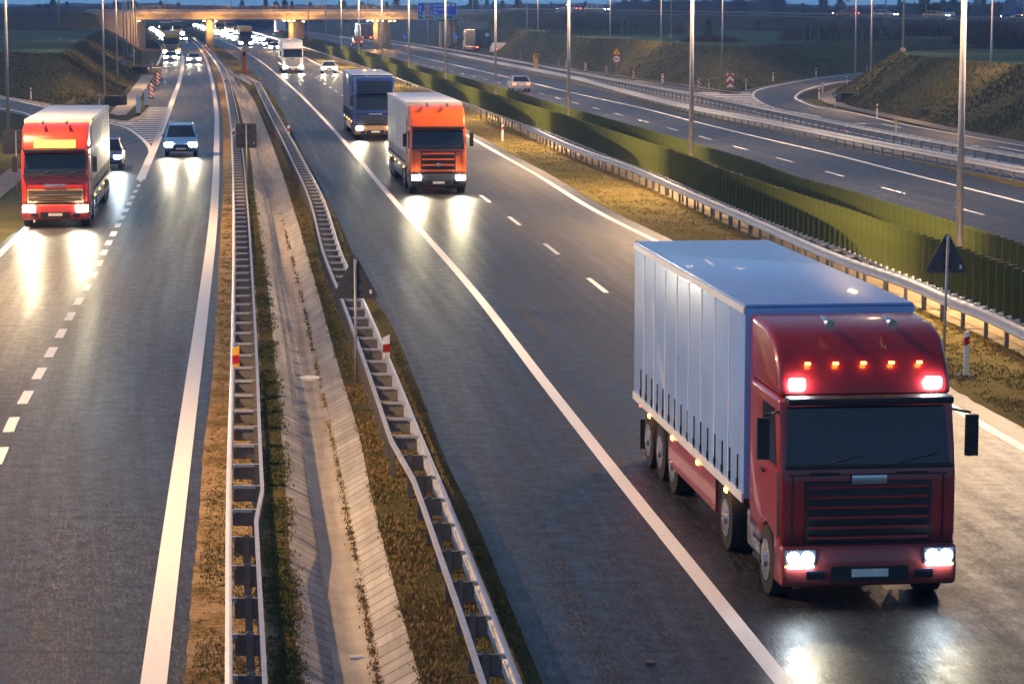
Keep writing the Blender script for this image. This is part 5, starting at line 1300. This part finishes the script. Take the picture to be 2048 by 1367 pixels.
# ---- grass tufts on the near verges (real blades)
def tufts(name,fa,fb,y0,y1,count,hmin,hmax,mats,clump=3.0,zf=0.0):
    n=count; u=RNG.random(n); Y=1/(1/y0*(1-u)+1/y1*u); A=fa(Y); B=fb(Y); s=RNG.random(n); X=A+(B-A)*s
    # leave bare patches
    g=np.sin(X*2.1+np.sin(Y*.9)*1.7)+np.sin(Y*1.3+X*1.1)+RNG.normal(0,.9,n); keep=g>-.5
    X,Y=X[keep],Y[keep]; n=len(X); nb=5
    V=np.zeros((n*nb*3,3)); mi=np.zeros(n*nb,dtype=np.int32)
    for b in range(nb):
        a=RNG.random(n)*6.283; h=RNG.uniform(hmin,hmax,n); w=RNG.uniform(.004,.010,n)*(1+Y/60); le=RNG.uniform(.1,.8,n)*h
        cx=X+RNG.normal(0,.035,n); cy=Y+RNG.normal(0,.035,n)
        i=np.arange(n)*nb+b
        V[i*3]=np.stack([cx-np.sin(a)*w,cy+np.cos(a)*w,np.full(n,zf)],1); V[i*3+1]=np.stack([cx+np.sin(a)*w,cy-np.cos(a)*w,np.full(n,zf)],1); V[i*3+2]=np.stack([cx+np.cos(a)*le,cy+np.sin(a)*le,zf+h],1)
        mi[i]=np.where(np.sin(X*.8)+np.sin(Y*.37+X)+RNG.normal(0,.8,n)>.2,0,1)
    me=bpy.data.meshes.new(name); nf=n*nb
    me.vertices.add(nf*3); me.vertices.foreach_set('co',V.ravel()); me.loops.add(nf*3); me.loops.foreach_set('vertex_index',np.arange(nf*3,dtype=np.int32))
    me.polygons.add(nf); me.polygons.foreach_set('loop_start',np.arange(nf,dtype=np.int32)*3); me.polygons.foreach_set('loop_total',np.full(nf,3,dtype=np.int32))
    for m in mats: me.materials.append(m)
    me.polygons.foreach_set('material_index',mi); me.update(); me.validate()
    o=bpy.data.objects.new(name,me); COL.objects.link(o); o['kind']='stuff'; return o
M_G1=simple('grass_green',(.075,.09,.018),.8,var=.35,nscale=3); M_G2=simple('grass_straw',(.22,.14,.04),.8,var=.35,nscale=3); M_G3=simple('grass_rail_shade',(.035,.05,.014),.8,var=.3,nscale=3)  # darkest blades hold the guardrail's shadow strip in their colour
tufts('dry_grass',Off(cL_edgeR,.08),Off(cRailA,.6),26,120,9000,.02,.07,[M_G2,M_G1])
tufts('verge_grass_blades',Off(cRailA,.55),cDitL,26,120,9000,.02,.06,[M_G3,M_G1])
tufts('verge_grass_blades',cDitR,Off(cC_edgeL,-.05),26,130,15000,.02,.075,[M_G1,M_G2])
tufts('median_grass_blades',Off(cC_lineR,.95),Off(cRailC,.1),44,200,16000,.02,.08,[M_G1,M_G2])
tufts('joint_weeds',Off(cChR,-.04),Off(cChR,.05),26,110,1800,.02,.06,[M_G1,M_G2],zf=-DD)
tufts('joint_weeds',Off(cDitL,-.05),Off(cDitL,.12),26,110,1200,.02,.08,[M_G1,M_G2],zf=-.01)

# low wooded ridge closing the view
def ridge():
    m=MB(); n=260; V=[]; 
    for i in range(n+1):
        x=-1200+2400*i/n; z=7.2+1.1*math.sin(x*.011)+.8*math.sin(x*.037+1)+random.uniform(0,1.5)
        V+= [(x,2180,PH-.5),(x,2200+random.uniform(-6,6),z),(x,2300,z*.9),(x,2380,PH-.5)]
    m.add(V,[(4*i+k,4*i+k+1,4*i+4+k+1,4*i+4+k) for i in range(n) for k in range(3)])
    o=m.build('hills',M_EMB); struct(o)
ridge()
# ---- evening haze: one even volume round everything
hb=MB(); hb.box((0,1200,9.7),(2700,2620,23.4)); 
hm=bpy.data.materials.new('haze_air'); hm.use_nodes=True; hm.node_tree.nodes.remove(hm.node_tree.nodes['Principled BSDF'])
pv=hm.node_tree.nodes.new('ShaderNodeVolumePrincipled'); pv.inputs['Color'].default_value=(.28,.52,1.0,1); pv.inputs['Density'].default_value=HAZE; pv.inputs['Anisotropy'].default_value=.2
hm.node_tree.links.new(pv.outputs[0],hm.node_tree.nodes['Material Output'].inputs['Volume'])
ho=hb.build('haze',hm); ho['kind']='stuff'

def rough_grass(obs,count,hmin,hmax,mats):
    tri=[];
    for o in obs:
        me=o.data; co=np.empty(len(me.vertices)*3); me.vertices.foreach_get('co',co); co=co.reshape(-1,3)
        for p in me.polygons:
            v=list(p.vertices)
            for k in range(1,len(v)-1): tri.append((co[v[0]],co[v[k]],co[v[k+1]]))
    T=np.array(tri); ar=np.linalg.norm(np.cross(T[:,1]-T[:,0],T[:,2]-T[:,0]),axis=1); cy=T[:,:,1].mean(1); wgt=ar/np.maximum(cy,80)**2*(cy<470)
    idx=RNG.choice(len(T),count,p=wgt/wgt.sum()); u=RNG.random(count);v=RNG.random(count); fl=u+v>1; u[fl]=1-u[fl]; v[fl]=1-v[fl]
    P=T[idx,0]+(T[idx,1]-T[idx,0])*u[:,None]+(T[idx,2]-T[idx,0])*v[:,None]
    g=np.sin(P[:,0]*.9+np.sin(P[:,1]*.35)*2)+np.sin(P[:,1]*.5+P[:,0]*.3)+RNG.normal(0,1,count); P=P[g>-.6]; n=len(P); nb=3
    V=np.zeros((n*nb*3,3)); mi=np.zeros(n*nb,dtype=np.int32)
    for b in range(nb):
        a=RNG.random(n)*6.283; h=RNG.uniform(hmin,hmax,n); w=h*RNG.uniform(.10,.22,n); le=RNG.uniform(.2,.9,n)*h; d=RNG.normal(0,.10,(n,2)); i=np.arange(n)*nb+b; x=P[:,0]+d[:,0]; y=P[:,1]+d[:,1]; z=P[:,2]-.03
        V[i*3]=np.stack([x-w,y,z],1); V[i*3+1]=np.stack([x+w,y,z],1); V[i*3+2]=np.stack([x+np.cos(a)*le,y+np.sin(a)*le,z+h],1); mi[i]=RNG.integers(0,len(mats),n)
    me=bpy.data.meshes.new('bank_rough_grass'); nf=n*nb
    me.vertices.add(nf*3); me.vertices.foreach_set('co',V.ravel()); me.loops.add(nf*3); me.loops.foreach_set('vertex_index',np.arange(nf*3,dtype=np.int32))
    me.polygons.add(nf); me.polygons.foreach_set('loop_start',np.arange(nf,dtype=np.int32)*3); me.polygons.foreach_set('loop_total',np.full(nf,3,dtype=np.int32))
    for m in mats: me.materials.append(m)
    me.polygons.foreach_set('material_index',mi); me.update()
    o=bpy.data.objects.new('bank_rough_grass',me); COL.objects.link(o); o['kind']='stuff'
M_B1=simple('bank_blade_olive',(.07,.075,.03),.9,var=.3,nscale=.4); M_B2=simple('bank_blade_straw',(.14,.105,.055),.9,var=.3,nscale=.4); M_B3=simple('bank_blade_dark',(.03,.042,.02),.9,var=.3,nscale=.4)
rough_grass([bpy.data.objects[n] for n in ('right_bank','right_mound','left_bank')],60000,.07,.26,[M_B1,M_B2,M_B3,M_B1])

# ================================================================== light and sky
SUN_EL,SUN_AZ=R(40),R(-90)      # azimuth clockwise from +Y: the glow comes from the left, slightly ahead
w=bpy.data.worlds.new('World'); scn.world=w; w.use_nodes=True
nt=w.node_tree; bg=nt.nodes['Background']
sky=N(nt,'ShaderNodeTexSky'); sky.sky_type='NISHITA'; sky.sun_disc=False; sky.sun_elevation=SUN_EL; sky.sun_rotation=SUN_AZ
sky.air_density=1.6; sky.dust_density=.6; sky.ozone_density=4.0
tcw=N(nt,'ShaderNodeTexCoord'); sw=N(nt,'ShaderNodeSeparateXYZ'); nt.links.new(tcw.outputs['Generated'],sw.inputs[0])
grad=ramp(nt,sw.outputs[2],[(0.0,(.7,1.9,5.2)),(0.05,(.5,1.0,2.3)),(0.24,(.86,.93,1.10))])
tint=mix(nt,1.0,sky.outputs[0],grad.outputs[0],'MULTIPLY')
nt.links.new(tint,bg.inputs['Color']); bg.inputs['Strength'].default_value=.05
sl=bpy.data.lights.new('sun','SUN'); so=bpy.data.objects.new('sun',sl); COL.objects.link(so)
sl.energy=0.55; sl.angle=R(1.2); sl.color=(1,.62,.30)
d=Vector((math.sin(SUN_AZ)*math.cos(SUN_EL),math.cos(SUN_AZ)*math.cos(SUN_EL),math.sin(SUN_EL)))
so.rotation_euler=d.to_track_quat('Z','Y').to_euler()
vs=scn.view_settings; vs.view_transform='Standard'; vs.look='None'; vs.gamma=1; vs.exposure=0.76
scn.render.engine='CYCLES'
c=scn.cycles; c.use_denoising=True; c.max_bounces=6; c.diffuse_bounces=2; c.glossy_bounces=3; c.sample_clamp_indirect=6; c.sample_clamp_direct=0; c.use_light_tree=True
try: c.denoiser='OPENIMAGEDENOISE'
except Exception: pass
